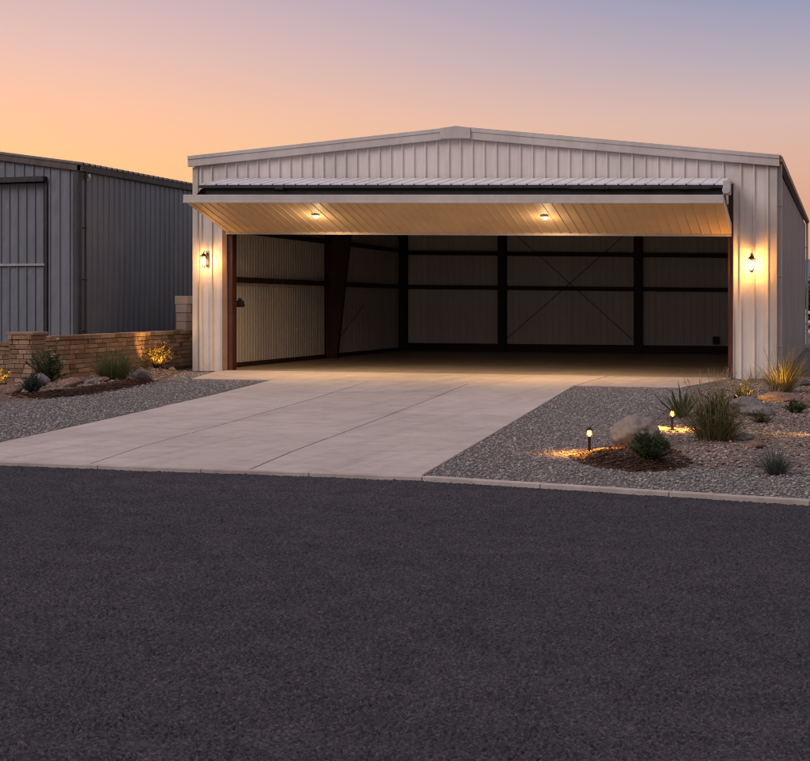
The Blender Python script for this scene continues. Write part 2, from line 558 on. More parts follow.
def build_road():
    x0, x1, y0, y1, st = 6.2, 17.2, -29.6, -20.12, 0.009
    nx, ny = int((x1 - x0) / st) + 1, int((y1 - y0) / st) + 1
    X, Y = np.meshgrid(x0 + st * np.arange(nx), y0 + st * np.arange(ny))
    a = band_noise(ny, nx, st, 0.013, 0.042, 1)      # chippings
    a = np.where(a > -0.2, np.tanh((a + 0.2) * 1.3) * 0.8, (a + 0.2) * 1.5)
    c = band_noise(ny, nx, st, 0.05, 0.16, 2)
    d = band_noise(ny, nx, st, 0.5, 2.5, 3)
    amp = 0.75 + 0.25 * np.tanh(band_noise(ny, nx, st, 0.3, 1.5, 4))
    Z = 0.0100 * a * amp + 0.0024 * c + 0.0015 * d
    dist = np.minimum.reduce([X - x0, x1 - X, Y - y0])
    f = np.clip(dist / 0.6, 0, 1)
    Z = -0.029 + Z * f - 0.034 * (1 - np.clip(dist / 0.15, 0, 1))
    V = np.stack([X, Y, Z], 2).reshape(-1, 3)
    idx = np.arange(nx * ny).reshape(ny, nx)
    Q = np.stack([idx[:-1, :-1], idx[:-1, 1:], idx[1:, 1:], idx[1:, :-1]], 2).reshape(-1, 4)
    outer = edge + [(140, -140), (-120, -140)]
    n0 = len(V)
    V = np.vstack([V, np.array([(px_, py_, -0.062) for px_, py_ in outer])])
    me = bpy.data.meshes.new('road')
    me.vertices.add(len(V))
    me.vertices.foreach_set('co', V.ravel())
    nl = len(Q) * 4 + len(outer)
    me.loops.add(nl)
    me.loops.foreach_set('vertex_index', np.concatenate([Q.ravel(), np.arange(n0, n0 + len(outer))[::-1]]).astype(np.int32))
    me.polygons.add(len(Q) + 1)
    me.polygons.foreach_set('loop_start', (np.arange(len(Q) + 1) * 4).astype(np.int32))
    me.polygons.foreach_set('use_smooth', [True] * (len(Q) + 1))
    me.update(calc_edges=True)
    me.materials.append(M['asphalt'])
    o = bpy.data.objects.new('road', me)
    COL.objects.link(o)
    o['kind'] = 'structure'


build_road()

# driveway: separate slabs with real joints, slightly fanned like the photograph
L_edge = [(6.95, -20.36), (6.46, -18.45), (5.93, -14.98), (5.02, -9.5), (4.0, -4.3)]
Rr_edge = [(12.44, -20.19), (11.0, -4.5)]


def lerp2(p, q, t):
    return (p[0] + (q[0] - p[0]) * t, p[1] + (q[1] - p[1]) * t)


def left_at(y):
    for (x0, y0), (x1, y1) in zip(L_edge, L_edge[1:]):
        if y0 <= y <= y1:
            return x0 + (x1 - x0) * (y - y0) / (y1 - y0)
    return L_edge[-1][0]


def right_at(y):
    return 12.44 + (11.0 - 12.44) * (y + 20.19) / 15.69


ys = [-20.2, -16.6, -12.4, -8.2, -4.15]
slab = MB()
for j in range(4):
    y0, y1 = ys[j] + 0.03, ys[j + 1] - 0.03
    for k in range(3):
        def px(y, f):
            a, b = left_at(max(y, -20.3)), right_at(y)
            return a + (b - a) * f
        f0, f1 = k / 3, (k + 1) / 3
        g = 0.011
        z = 0.012 + random.uniform(-0.002, 0.002)
        n = 4
        q0 = len(slab.f)
        lo = [(px(y0 + (y1 - y0) * i / n, f0) + g, y0 + (y1 - y0) * i / n, -0.11) for i in range(n + 1)]
        hi = [(px(y0 + (y1 - y0) * i / n, f1) - g, y0 + (y1 - y0) * i / n, -0.11) for i in range(n, -1, -1)]
        slab.prism(lo + hi, (0, 0, 0.11 + z))
        tn_ = random.uniform(0.2, 0.8)
        slab.t[q0:] = [tn_] * (len(slab.f) - q0)
o = slab.build('driveway', M['drive'], bevel=0.008, tinted=True)
o['kind'] = 'structure'
# apron in front of the hangar
ap = MB()
xs = [1.25, 4.6, 7.8, 11.0, 13.95]
for k in range(4):
    xa, xb = xs[k] + 0.01, xs[k + 1] - 0.01
    ya = (-4.12, -4.14, -4.14, -4.2)[k]
    if k == 0:
        ap.prism([(1.95, ya, -0.1), (xb, ya, -0.1), (xb, -0.02, -0.1), (1.0, -0.02, -0.1), (0.95, -0.7, -0.1)], (0, 0, 0.113))
    elif k == 3:
        ap.prism([(xa, ya, -0.1), (13.2, ya, -0.1), (13.75, -1.2, -0.1), (13.9, -0.02, -0.1), (xa, -0.02, -0.1)], (0, 0, 0.113))
    else:
        ap.prism([(xa, ya, -0.1), (xb, ya, -0.1), (xb, -0.02, -0.1), (xa, -0.02, -0.1)], (0, 0, 0.113))
o = ap.build('apron_pavement', M['apron'], bevel=0.006)
o['kind'] = 'structure'

# edging kerb along the road: cast segments
kb = MB()
kp = edge[3:9]
for (p, q) in zip(kp, kp[1:]):
    p, q = Vector((*p, 0)), Vector((*q, 0))
    L = (q - p).length
    d = (q - p) / L
    nrm = Vector((-d.y, d.x, 0))
    n = max(1, int(round(L / 1.2)))
    for i in range(n):
        a, b_ = p + d * (L * i / n + 0.003), p + d * (L * (i + 1) / n - 0.003)
        dv = 7.0 < (a.x + b_.x) / 2 < 12.4
        hz = 0.016 if dv or a.x < 7 else 0.02 + random.uniform(-0.003, 0.003)
        w = 0.10
        kb.prism([(a.x, a.y, -0.1), (b_.x, b_.y, -0.1), (b_.x + nrm.x * w, b_.y + nrm.y * w, -0.1), (a.x + nrm.x * w, a.y + nrm.y * w, -0.1)], (0, 0, 0.1 + hz))
o = kb.build('kerb', M['kerb'], bevel=0.008)
o['kind'] = 'structure'

# gravel sheets
gl_poly = [(-30, -22.0), (-12, -21.0), (0, -20.5), (6.9, -20.2), (6.4, -18.45), (5.88, -14.98), (4.97, -9.5), (3.95, -4.2), (1.9, -4.2), (0.9, -0.7), (-0.02, -0.4), (-1.0, -4), (-3, -9), (-30, -14)]
flat('gravel_path', gl_poly, -0.008, M['gravel'])
gr_poly = [(12.40, -20.0), (16.16, -20.62), (22, -21.8), (30, -23.6), (30, 40), (14.9, 40), (14.9, -0.03), (13.95, -0.03), (13.8, -1.2), (13.25, -4.15), (10.95, -4.3)]
flat('gravel_bed', gr_poly, -0.008, M['gravel'])


def inside(poly, P):
    x, y = P[:, 0], P[:, 1]
    r = np.zeros(len(P), bool)
    n = len(poly)
    for i in range(n):
        (x0, y0), (x1, y1) = poly[i], poly[(i + 1) % n]
        c = ((y0 > y) != (y1 > y))
        with np.errstate(divide='ignore', invalid='ignore'):
            r ^= c & (x < (x1 - x0) * (y - y0) / (y1 - y0 + 1e-12) + x0)
    return r


def edge_dist(poly, P):
    best = np.full(len(P), 1e9)
    n = len(poly)
    for i in range(n):
        a, b = np.array(poly[i], float), np.array(poly[(i + 1) % n], float)
        ab = b - a
        tt = np.clip(((P - a) @ ab) / (ab @ ab), 0, 1)
        best = np.minimum(best, np.linalg.norm(P - (a + tt[:, None] * ab), axis=1))
    return best


def hnoise(x, y, s, seed=0.0):
    return noise.noise(Vector((x * s, y * s, seed)))


MOUNDS = []


def mound(name, poly, h, fall, m, res=0.07, rough=0.02, base=-0.03):
    """planting bed that swells out of the ground: soft irregular edge where it dives under the gravel"""
    xs_, ys_ = [p[0] for p in poly], [p[1] for p in poly]
    x0, x1, y0, y1 = min(xs_) - 0.1, max(xs_) + 0.1, min(ys_) - 0.1, max(ys_) + 0.1
    nx, ny = int((x1 - x0) / res) + 1, int((y1 - y0) / res) + 1
    gx, gy = np.meshgrid(np.linspace(x0, x1, nx), np.linspace(y0, y1, ny))
    P = np.stack([gx.ravel(), gy.ravel()], 1)
    ins = inside(poly, P)
    d = edge_dist(poly, P) * np.where(ins, 1, -1)
    zz = np.empty(len(P))
    for i, (px_, py_) in enumerate(P):
        e = d[i] + 0.10 * hnoise(px_, py_, 1.6, 3.1)
        s = min(max(e / fall, -0.5), 1.0)
        s = s * s * (3 - 2 * s) if s > 0 else s
        zz[i] = base + (h - base) * s + rough * (hnoise(px_, py_, 4.0, 1.0) + 0.5 * hnoise(px_, py_, 11.0, 2.0)) * (1 if s > 0 else 0)
    V = np.column_stack([P, zz])
    fs = []
    for j in range(ny - 1):
        for i in range(nx - 1):
            a = j * nx + i
            if max(d[a], d[a + 1], d[a + nx], d[a + nx + 1]) > -0.02:
                fs.append((a, a + 1, a + nx + 1, a + nx))
    mb = MB()
    mb.add([tuple(v) for v in V], fs)
    o = mb.build(name, m, smooth=True)
    o['kind'] = 'structure'
    MOUNDS.append((poly, P, zz, x0, y0, res, nx, ny, x1, y1))
    return o


def gz(x, y):
    """ground height under a point"""
    best = -0.008
    for poly, P, zz, x0, y0, res, nx, ny, x1, y1 in MOUNDS:
        if x0 < x < x1 and y0 < y < y1:
            i = min(int((x - x0) / (x1 - x0) * (nx - 1) + 0.5), nx - 1)
            j = min(int((y - y0) / (y1 - y0) * (ny - 1) + 0.5), ny - 1)
            best = max(best, zz[j * nx + i])
    return best


left_bed = [(2.2, -12.3), (2.62, -11.4), (2.75, -9.9), (2.4, -7.7), (1.95, -5.9), (1.3, -3.4), (0.6, -1.6), (-0.1, -0.25), (-1.5, -0.3), (-1.0, -4), (-0.55, -5.9), (-0.5, -6.9), (-2.5, -7.0), (-5, -7.2), (-5, -12)]
mound('soil_bed', left_bed, 0.07, 0.7, M['bed_soil'])
left_mulch = [(2.12, -11.6), (2.55, -11.0), (2.62, -9.8), (2.3, -7.7), (1.9, -6.1), (1.5, -4.9), (1.25, -5.2), (1.42, -6.4), (1.72, -8.0), (1.95, -9.6), (1.7, -11.2)]
mound('mulch_bed', left_mulch, 0.095, 0.35, M['mulch'], 0.06, 0.03)
tan_bed = [(13.75, -18.5), (13.3, -17.5), (13.6, -16.55), (13.75, -13.9), (13.6, -10), (13.65, -5.5), (13.8, -1.1), (14.3, -0.25), (14.95, -0.25), (15.2, 4), (18.5, 4), (18.5, -17.9), (16.4, -18.3), (15.2, -18.6)]
mound('tan_gravel_bed', tan_bed, 0.035, 0.5, M['tan_gravel'], 0.09, 0.02)
ring = [(13.45, -17.75), (13.6, -17.1), (13.85, -16.45), (14.3, -16.5), (14.6, -17.1), (14.9, -18.2), (14.75, -18.85), (14.35, -19.05), (13.95, -18.75), (13.65, -18.35)]
mound('mulch_ring', ring, 0.075, 0.35, M['mulch'], 0.05, 0.03)


def scatter(name, poly, dens, r0, r1, m, flat_=0.7, exclude=(), only=None, lift=0.25, label=None):
    """thousands of loose stones nobody could count: one 'stuff' object"""
    xs_, ys_ = [p[0] for p in poly], [p[1] for p in poly]
    area = (max(xs_) - min(xs_)) * (max(ys_) - min(ys_))
    n = int(area * dens)
    P = np.column_stack([rng.uniform(min(xs_), max(xs_), n), rng.uniform(min(ys_), max(ys_), n)])
    keep = inside(poly, P)
    for e in exclude:
        keep &= ~inside(e, P)
    P = P[keep]
    n = len(P)
    z = np.array([gz(x, y) for x, y in P])
    base = np.array([(1, 0, 0), (0.35, 0.9, 0.1), (-0.75, 0.65, -0.1), (-0.9, -0.5, 0.1), (0.25, -0.95, 0), (0.15, 0.1, 0.85), (-0.3, 0.25, 0.7), (0, 0, -0.8)], float)
    F = np.array([(0, 1, 5), (1, 2, 6), (1, 6, 5), (2, 3, 6), (3, 4, 5), (3, 5, 6), (4, 0, 5), (1, 0, 7), (2, 1, 7), (3, 2, 7), (4, 3, 7), (0, 4, 7)])
    rad = r0 + (r1 - r0) * rng.random(n) ** 3.2
    ang = rng.uniform(0, 6.283, n)
    V = base[None] * (1 + rng.normal(0, 0.16, (n, 8, 3)))
    V = V * rad[:, None, None] * np.stack([rng.uniform(0.8, 1.25, n), rng.uniform(0.7, 1.0, n), rng.uniform(flat_ * 0.7, flat_ * 1.2, n)], 1)[:, None, :]
    c, s = np.cos(ang)[:, None], np.sin(ang)[:, None]
    X = V[:, :, 0] * c - V[:, :, 1] * s + P[:, 0:1]
    Y = V[:, :, 0] * s + V[:, :, 1] * c + P[:, 1:2]
    Z = V[:, :, 2] + (z + rad * lift)[:, None]
    VV = np.stack([X, Y, Z], 2).reshape(-1, 3)
    FF = (F[None] + (np.arange(n) * 8)[:, None, None]).reshape(-1, 3)
    me = bpy.data.meshes.new(name)
    me.vertices.add(len(VV))
    me.vertices.foreach_set('co', VV.ravel())
    me.loops.add(len(FF) * 3)
    me.loops.foreach_set('vertex_index', FF.ravel().astype(np.int32))
    me.polygons.add(len(FF))
    me.polygons.foreach_set('loop_start', (np.arange(len(FF)) * 3).astype(np.int32))
    at = me.attributes.new('tint', 'FLOAT', 'FACE')
    at.data.foreach_set('value', np.repeat(rng.beta(2.2, 2.2, n), 12).astype(np.float32))
    me.update(calc_edges=True)
    me.validate()
    me.materials.append(m)
    o = bpy.data.objects.new(name, me)
    COL.objects.link(o)
    o['kind'] = 'stuff'
    if label:
        o['label'] = label
        o['category'] = 'gravel' if 'chip' not in label else 'mulch'
    return o


scatter('gravel', [(6.9, -20.1), (6.4, -18.4), (5.85, -14.9), (4.95, -9.5), (3.9, -4.25), (1.9, -4.25), (1.0, -0.9), (0.3, -1.0), (2.2, -6.5), (2.8, -10), (2.3, -13.0), (2.0, -18), (4, -20.2)], 650, 0.0085, 0.028, M['stones'],
        exclude=(left_mulch,), label='loose grey gravel between the concrete driveway and the left planting bed')
near_right = [(12.43, -19.98), (16.16, -20.6), (18, -21.0), (18, -17.6), (16.4, -18.1), (15.2, -18.5), (13.9, -18.6), (13.35, -17.5), (13.65, -16.5), (13.8, -13.9), (13.65, -10), (13.65, -5.5), (13.3, -4.25), (10.99, -4.3)]
scatter('gravel', near_right, 950, 0.0075, 0.025, M['stones'], exclude=(ring,), label='loose grey gravel between the driveway and the right kerb')
scatter('gravel', [(13.7, -18.3), (13.5, -17.5), (13.7, -16.5), (13.85, -13.9), (13.7, -10), (13.75, -5.5), (13.9, -1.1), (14.9, -0.3), (17.5, -0.3), (17.5, -18.0), (15.2, -18.4)], 260, 0.009, 0.030, M['tan_stones'],
        exclude=(ring,), label='warm tan gravel mulching the right planting bed')
scatter('grit', [(x_ + (x_ - 14.2) * 0.06, y_ + (y_ + 17.7) * 0.05) for x_, y_ in ring], 90, 0.006, 0.018, M['stones'], label='stray gravel stones mixed over the bark mulch edge')
scatter('grit', [(7.0, -20.45), (12.4, -20.38), (16.2, -20.98), (18, -21.4), (18, -21.1), (16.2, -20.7), (12.4, -20.1), (7.0, -20.25)], 45, 0.004, 0.013, M['stones'], label='stray gravel grit spilled over the kerb onto the road edge')
scatter('grit', [(12.36, -20.0), (10.95, -4.4), (10.75, -4.4), (12.1, -20.0)], 75, 0.004, 0.013, M['stones'], lift=0.9, label='stray gravel grit spilled onto the right driveway edge')
scatter('grit', [(6.95, -20.1), (6.48, -18.4), (5.94, -14.9), (5.03, -9.5), (4.0, -4.35), (4.2, -4.35), (5.3, -9.5), (6.2, -14.9), (6.8, -18.4), (7.3, -20.1)], 60, 0.005, 0.015, M['stones'], lift=0.9, label='stray gravel grit spilled onto the left driveway edge')
scatter('leaf_litter', tan_bed, 40, 0.010, 0.03, M['chips'], 0.35, label='dry leaf litter and bark scraps strewn over the tan gravel')
scatter('bark_mulch', ring, 1500, 0.010, 0.030, M['chips'], 0.4, label='dark brown bark chips around the boulder and the round bush')
scatter('bark_mulch', left_mulch, 500, 0.014, 0.038, M['chips'], 0.4, label='dark brown bark chips in the left planting bed')
scatter('rubble', left_bed[:8] + [(-0.9, -0.4), (-0.9, -4), (-0.4, -6), (0.2, -9), (0.5, -12)], 120, 0.010, 0.05, M['tan_stones'], exclude=(left_mulch,), label='scattered tan rubble and gravel on the left bed soil')

# ------------------------------------------------------------------ main hangar
W, LB, XR = 14.9, 25.0, 7.25
EAVE, RIDGE = 5.38, 6.12   # underside of the rake trim


def roof_z(x, add=0.0):
    return (EAVE + (RIDGE - EAVE) * x / XR if x <= XR else EAVE + (RIDGE - EAVE) * (W - x) / (W - XR)) + add


H = thing('hangar', 'pale ribbed metal aircraft hangar with its wide bifold door open', 'hangar')
JL, JR = 0.82, 13.97
b = MB()
b.ribbed((0, 0, 0), (1, 0, 0), JL, (0, 0, 1), (0, -1, 0), lambda s: -0.02, lambda s: roof_z(s) + 0.06, start=0.17, rw=0.06, rh=0.04)
b.ribbed((JL, 0, 0), (1, 0, 0), JR - JL, (0, 0, 1), (0, -1, 0), lambda s: 4.95, lambda s: roof_z(JL + s) + 0.06, start=0.06, rw=0.06, rh=0.04)
b.ribbed((JR, 0, 0), (1, 0, 0), W - JR, (0, 0, 1), (0, -1, 0), lambda s: -0.02, lambda s: roof_z(JR + s) + 0.06, start=0.12, rw=0.06, rh=0.04)
b.build('front_wall', M['siding'], H, solid=0.012)
b = MB()
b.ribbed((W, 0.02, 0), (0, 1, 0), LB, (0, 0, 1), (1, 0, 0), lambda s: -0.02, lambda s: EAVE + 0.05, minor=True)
b.build('side_wall', M['shaded_siding'], H, solid=0.012)
b = MB()
b.ribbed((0, 0.02, 0), (0, 1, 0), LB, (0, 0, 1), (-1, 0, 0), lambda s: -0.02, lambda s: EAVE + 0.05, minor=True)
b.build('side_wall', M['siding'], H, solid=0.012)
b = MB()
b.ribbed((0, LB + 0.02, 0), (1, 0, 0), W, (0, 0, 1), (0, 1, 0), lambda s: -0.02, lambda s: roof_z(s))
b.build('rear_wall', M['siding'], H, solid=0.012)
# roof sheets
for sgn in (0, 1):
    b = MB()
    x0 = -0.14 if sgn == 0 else W + 0.14
    slope = Vector((XR - x0, 0, RIDGE - roof_z(0) + (RIDGE - EAVE) * 0.14 / XR))
    b.ribbed((x0, -0.1, EAVE + 0.27), (0, 1, 0), LB + 0.2, slope, (0, 0, 1), lambda s: 0.0, lambda s: 1.0, rh=0.035)
    b.build('roof_panel', M['roof'], H, solid=0.02)
# rake trims, ridge cap
for xa, xb in ((-0.13, XR), (XR, W + 0.1)):
    b = MB()
    za, zb = roof_z(max(0, min(W, xa))), roof_z(max(0, min(W, xb)))
    b.prism([(xa, -0.045, za - 0.0), (xb, -0.045, zb - 0.0), (xb, -0.045, zb + 0.285), (xa, -0.045, za + 0.285)], (0, -0.095, 0))
    b.prism([(xa, -0.14, za + 0.19), (xb, -0.14, zb + 0.19), (xb, -0.14, zb + 0.285), (xa, -0.14, za + 0.285)], (0, -0.02, 0))
    b.build('rake_trim', M['trim'], H, bevel=0.006)
b = MB()
b.prism([(XR - 0.42, -0.02, roof_z(XR - 0.42, 0.02)), (XR, -0.02, RIDGE - 0.01), (XR + 0.36, -0.02, roof_z(XR + 0.36, 0.02)), (XR + 0.36, -0.02, roof_z(XR + 0.36, 0.295)), (XR, -0.02, RIDGE + 0.31), (XR - 0.42, -0.02, roof_z(XR - 0.42, 0.295))], (0, -0.17, 0))
b.prism([(XR - 0.35, 0.15, RIDGE + 0.27), (XR, 0.15, RIDGE + 0.33), (XR + 0.35, 0.15, RIDGE + 0.27), (XR, 0.15, RIDGE + 0.24)], (0, LB - 0.1, 0))
b.build('ridge_cap', M['trim'], H, bevel=0.006)
# corner trims
for x in (-0.02, W + 0.02):
    s = 1 if x > 1 else -1
    b = MB()
    xi = x - s * 0.13
    b.prism([(xi, -0.012, -0.02), (x, -0.012, -0.02), (x, 0.13, -0.02), (x + s * 0.022, 0.13, -0.02), (x + s * 0.022, -0.036, -0.02), (xi, -0.036, -0.02)], (0, 0, EAVE + 0.02))
    b.build('corner_trim', M['trim'], H, bevel=0.004)
# gutter + downspout on the right
b = MB()
b.prism([(W + 0.035, -0.12, EAVE + 0.1), (W + 0.16, -0.12, EAVE + 0.13), (W + 0.17, -0.12, EAVE + 0.25), (W + 0.035, -0.12, EAVE + 0.25)], (0, LB + 0.2, 0))
b.build('gutter', M['brown_trim'], H)
for y in (0.3, LB - 0.5):
    b = MB()
    b.box((W + 0.06, y, 0.0), (W + 0.14, y + 0.09, EAVE + 0.12))
    for z in (0.8, 2.6, 4.4):
        b.box((W + 0.03, y - 0.02, z), (W + 0.15, y + 0.11, z + 0.04))
    b.build('downspout', M['trim'], H, bevel=0.008)
# opening: trims and red jamb columns
for xa, xb in ((JL, JL + 0.14), (JR - 0.025, JR)):
    b = MB()
    b.box((xa + 0.002, -0.045, 0.0), (xb - 0.002, 0.28, 4.93))
    b.build('opening_trim', M['brown_trim' if xa < 2 else 'trim'], H, bevel=0.006)
for xa, xb in ((JL + 0.14, JL + 0.27), (JR - 0.14, JR - 0.025)):
    b = MB()
    b.box((xa + 0.003, 0.0, 0.0), (xb, 0.02, 4.93))
    b.box((xa + 0.003, 0.26, 0.0), (xb, 0.28, 4.93))
    xm = (xa + xb) / 2
    b.box((xm - 0.008, 0.02, 0.0), (xm + 0.008, 0.26, 4.93))
    b.box((xa - 0.02, -0.04, -0.0), (xb + 0.03, 0.0, 0.012 + 0.02))
    b.build('jamb', M['red_steel'], H)
b = MB()
b.box((JL, 0.02, 4.93), (JR, 0.30, 5.2))
b.build('header_beam', M['dark_steel'], H)
# interior liners
BW = 17.0
b = MB()
b.ribbed((0.3, 0.3, 0), (0, 1, 0), BW - 0.3, (0, 0, 1), (1, 0, 0), lambda s: 0.02, lambda s: EAVE, pitch=0.19, rw=0.05, rh=0.012, start=0.05)
b.ribbed((0.06, 0.28, 0), (1, 0, 0), 0.78, (0, 0, 1), (0, 1, 0), lambda s: 0.02, lambda s: EAVE, pitch=0.19, rw=0.05, rh=0.018, start=0.05)
b.build('wall_liner', M['liner'], H, solid=0.01)
b = MB()
b.ribbed((W - 0.3, 0.3, 0), (0, 1, 0), BW - 0.3, (0, 0, 1), (-1, 0, 0), lambda s: 0.02, lambda s: EAVE, pitch=0.19, rw=0.05, rh=0.018)
b.build('wall_liner', M['lifted_liner'], H, solid=0.01)
b = MB()
b.ribbed((0.3, BW, 0), (1, 0, 0), W - 0.6, (0, 0, 1), (0, -1, 0), lambda s: 0.02, lambda s: roof_z(s + 0.3, 0.1), pitch=0.25, rw=0.06, rh=0.02)
b.build('back_wall', M['lifted_liner'], H, solid=0.01)
b = MB()
for xa, xb in ((0.05, XR), (XR, W - 0.05)):
    b.add([(xa, 0.03, roof_z(xa, 0.12)), (xb, 0.03, roof_z(xb, 0.12)), (xb, LB, roof_z(xb, 0.12)), (xa, LB, roof_z(xa, 0.12))], [(0, 1, 2, 3)])
b.build('ceiling_liner', M['under_roof'], H, solid=0.02)
# rigid frame: tapered columns and rafters
for yf in (8.9,):
    for side in (0, 1):
        def X(d):
            return 0.32 + d if side == 0 else W - 0.32 - d
        b = MB()
        web = [(X(0), yf - 0.006, 0.0), (X(0.38), yf - 0.006, 0.0), (X(0.95), yf - 0.006, roof_z(1.2) - 0.55), (X(0.95), yf - 0.006, roof_z(1.2) - 0.12), (X(0), yf - 0.006, EAVE - 0.02)]
        b.prism(web, (0, 0.012, 0))
        b.prism([(X(0.38), yf - 0.11, 0), (X(0.40), yf - 0.11, 0), (X(0.97), yf - 0.11, roof_z(1.2) - 0.55), (X(0.95), yf - 0.11, roof_z(1.2) - 0.55)], (0, 0.22, 0))
        b.prism([(X(0), yf - 0.11, 0), (X(0.015), yf - 0.11, 0), (X(0.015), yf - 0.11, EAVE), (X(0), yf - 0.11, EAVE)], (0, 0.22, 0))
        b.box((min(X(-0.0), X(0.46)), yf - 0.15, 0.0), (max(X(-0.0), X(0.46)), yf + 0.15, 0.025))
        b.build('tapered_column', M['rust_steel'], H)
        b = MB()
        xk, xm = X(0.6), XR
        b.prism([(xk, yf - 0.1, roof_z(xk) - 0.75), (xm, yf - 0.1, RIDGE - 0.35), (xm, yf - 0.1, RIDGE + 0.05), (xk, yf - 0.1, roof_z(xk) + 0.05)], (0, 0.2, 0))
        b.build('rafter', M['dark_steel'], H)
# corner and back-wall columns, girts
for xc, w in ((0.42, 0.34), (4.31, 0.28), (9.34, 0.28), (W - 0.5, 0.3)):
    b = MB()
    b.box((xc - w / 2, BW - 0.34, 0.0), (xc + w / 2, BW - 0.32, roof_z(xc)))
    b.box((xc - w / 2, BW - 0.06, 0.0), (xc + w / 2, BW - 0.035, roof_z(xc)))
    b.box((xc - 0.01, BW - 0.32, 0.0), (xc + 0.01, BW - 0.06, roof_z(xc)))
    b.box((xc - w / 2 - 0.04, BW - 0.38, 0.0), (xc + w / 2 + 0.04, BW - 0.034, 0.022))
    b.build('column', M['dark_steel'], H)
for z in (2.44, 3.74):
    for xa, xb in ((0.6, 4.16), (4.46, 9.19), (9.49, W - 0.66)):
        b = MB()
        b.box((xa, BW - 0.24, z + 0.05), (xb, BW - 0.03, z + 0.07))
        b.box((xa, BW - 0.24, z - 0.09), (xb, BW - 0.225, z + 0.05))
        b.build('girt', M['dark_steel'], H)
    for ya, yb in ((0.32, 8.78), (9.02, BW - 0.36)):
        zz = z if z < 3 else 3.8
        b = MB()
        b.box((0.325, ya, zz + 0.05), (0.53, yb, zz + 0.07))
        b.box((0.515, ya, zz - 0.09), (0.53, yb, zz + 0.05))
        b.build('girt', M['dark_steel'], H)
# base angles
b = MB()
b.box((0.325, 0.32, 0.005), (0.42, 8.7, 0.13))
b.box((0.325, 9.06, 0.005), (0.42, BW - 0.4, 0.13))
b.box((0.325, BW - 0.2, 0.005), (W - 0.32, BW - 0.03, 0.30))
b.build('base_trim', M['dark_steel'], H)
# brace rods
for p0, p1 in (((4.5, BW - 0.28, 0.5), (9.15, BW - 0.28, 4.75)), ((9.15, BW - 0.25, 0.5), (4.5, BW - 0.25, 4.75)), ((0.56, 9.3, 0.55), (0.56, 12.0, 1.75))):
    b = MB()
    b.tube([p0, p1], 0.011, 6)
    b.build('brace_rod', M['dark_steel'], H)
# electric opener box on the left jamb
b = MB()
b.box((1.04, 0.38, 1.68), (1.20, 0.52, 1.86))
b.box((1.07, 0.40, 1.86), (1.15, 0.48, 1.92))
b.box((1.20, 0.40, 1.71), (1.25, 0.48, 1.76))
b.box((1.02, 0.34, 1.74), (1.04, 0.56, 1.80))
b.build('opener_box', M['black'], H, bevel=0.01)

b = MB()
b.box((11.98, BW - 0.2, 0.36), (12.2, BW - 0.03, 0.66))
b.build('outlet_box', M['black'], H, bevel=0.01)

# bifold door, folded out over the apron
D = part_empty('bifold_door', H)
DX0, DX1 = 0.97, 13.91
zb, zf, yf_, yb_ = 3.66, 4.29, -2.5, -0.10
sl = Vector((0, yf_ - yb_, zf - zb))
Ls = sl.length
sd = sl.normalized()
nd = Vector((0, -sd.z, sd.y))
if nd.z > 0:
    nd = -nd
b = MB()
b.ribbed((DX0, yb_, zb), (1, 0, 0), DX1 - DX0, sd, nd, lambda s: 0.05, lambda s: Ls, pitch=0.225, rw=0.032, rh=0.018, start=0.12)
b.build('lower_panel', M['tan_panel'], D, solid=0.015)
b = MB()
b.prism([(DX0, yb_ + 0.06, zb - 0.055), (DX0, yb_ - 0.03, zb - 0.055), (DX0, yb_ - 0.05, zb + 0.03), (DX0, yb_ + 0.06, zb + 0.03)], (DX1 - DX0, 0, 0))
b.build('bottom_rail', M['trim'], D, bevel=0.005)
b = MB()
b.prism([(DX0 - 0.02, yf_ - 0.05, zf - 0.02), (DX0 - 0.02, yf_ + 0.07, zf - 0.02), (DX0 - 0.02, yf_ + 0.07, zf + 0.17), (DX0 - 0.02, yf_ - 0.05, zf + 0.17)], (DX1 - DX0 + 0.04, 0, 0))
b.prism([(DX0 - 0.02, yf_ - 0.066, zf - 0.035), (DX0 - 0.02, yf_ - 0.05, zf - 0.035), (DX0 - 0.02, yf_ - 0.05, zf + 0.02), (DX0 - 0.02, yf_ - 0.066, zf + 0.02)], (DX1 - DX0 + 0.04, 0, 0))
b.build('front_rail', M['trim'], D, bevel=0.006)
# upper panel (corrugated white sheet) and black boxes standing in for the shade in the gap under it
uz0, uz1, uy0, uy1 = 5.09, 4.79, -0.07, -1.75
su = Vector((0, uy1 - uy0, uz1 - uz0))
Lu = su.length
su.normalize()
nu = Vector((0, su.z, -su.y))
if nu.z < 0:
    nu = -nu
b = MB()
b.ribbed((DX0 + 0.05, uy0, uz0), (1, 0, 0), DX1 - DX0 - 0.1, su, nu, lambda s: 0.0, lambda s: Lu, pitch=0.305, rw=0.075, rh=0.024)
b.build('upper_panel', M['canopy'], D, solid=0.03)
b = MB()
b.box((DX0 + 0.06, -1.62, 4.30), (DX1 - 0.06, -1.56, 4.77))
b.box((DX0 + 0.0, -1.74, 4.69), (DX1 - 0.0, -1.66, 4.758))
b.box((DX0 + 0.1, -2.3, 4.36), (DX1 - 0.1, -1.7, 4.40))
b.build('recess_shade', M['black'], D)
for x in (3.1, 11.1, 12.05, 12.9):
    b = MB()
    b.tube([(x, -1.84, 4.66), (x + 0.22, -1.84, 4.66)], 0.055, 10)
    b.build('cable_drum', M['bronze'], D)
b = MB()
b.tube([(10.4, -1.84, 4.66), (13.6, -1.84, 4.66)], 0.025, 8)
b.build('drive_shaft', M['bronze'], D)
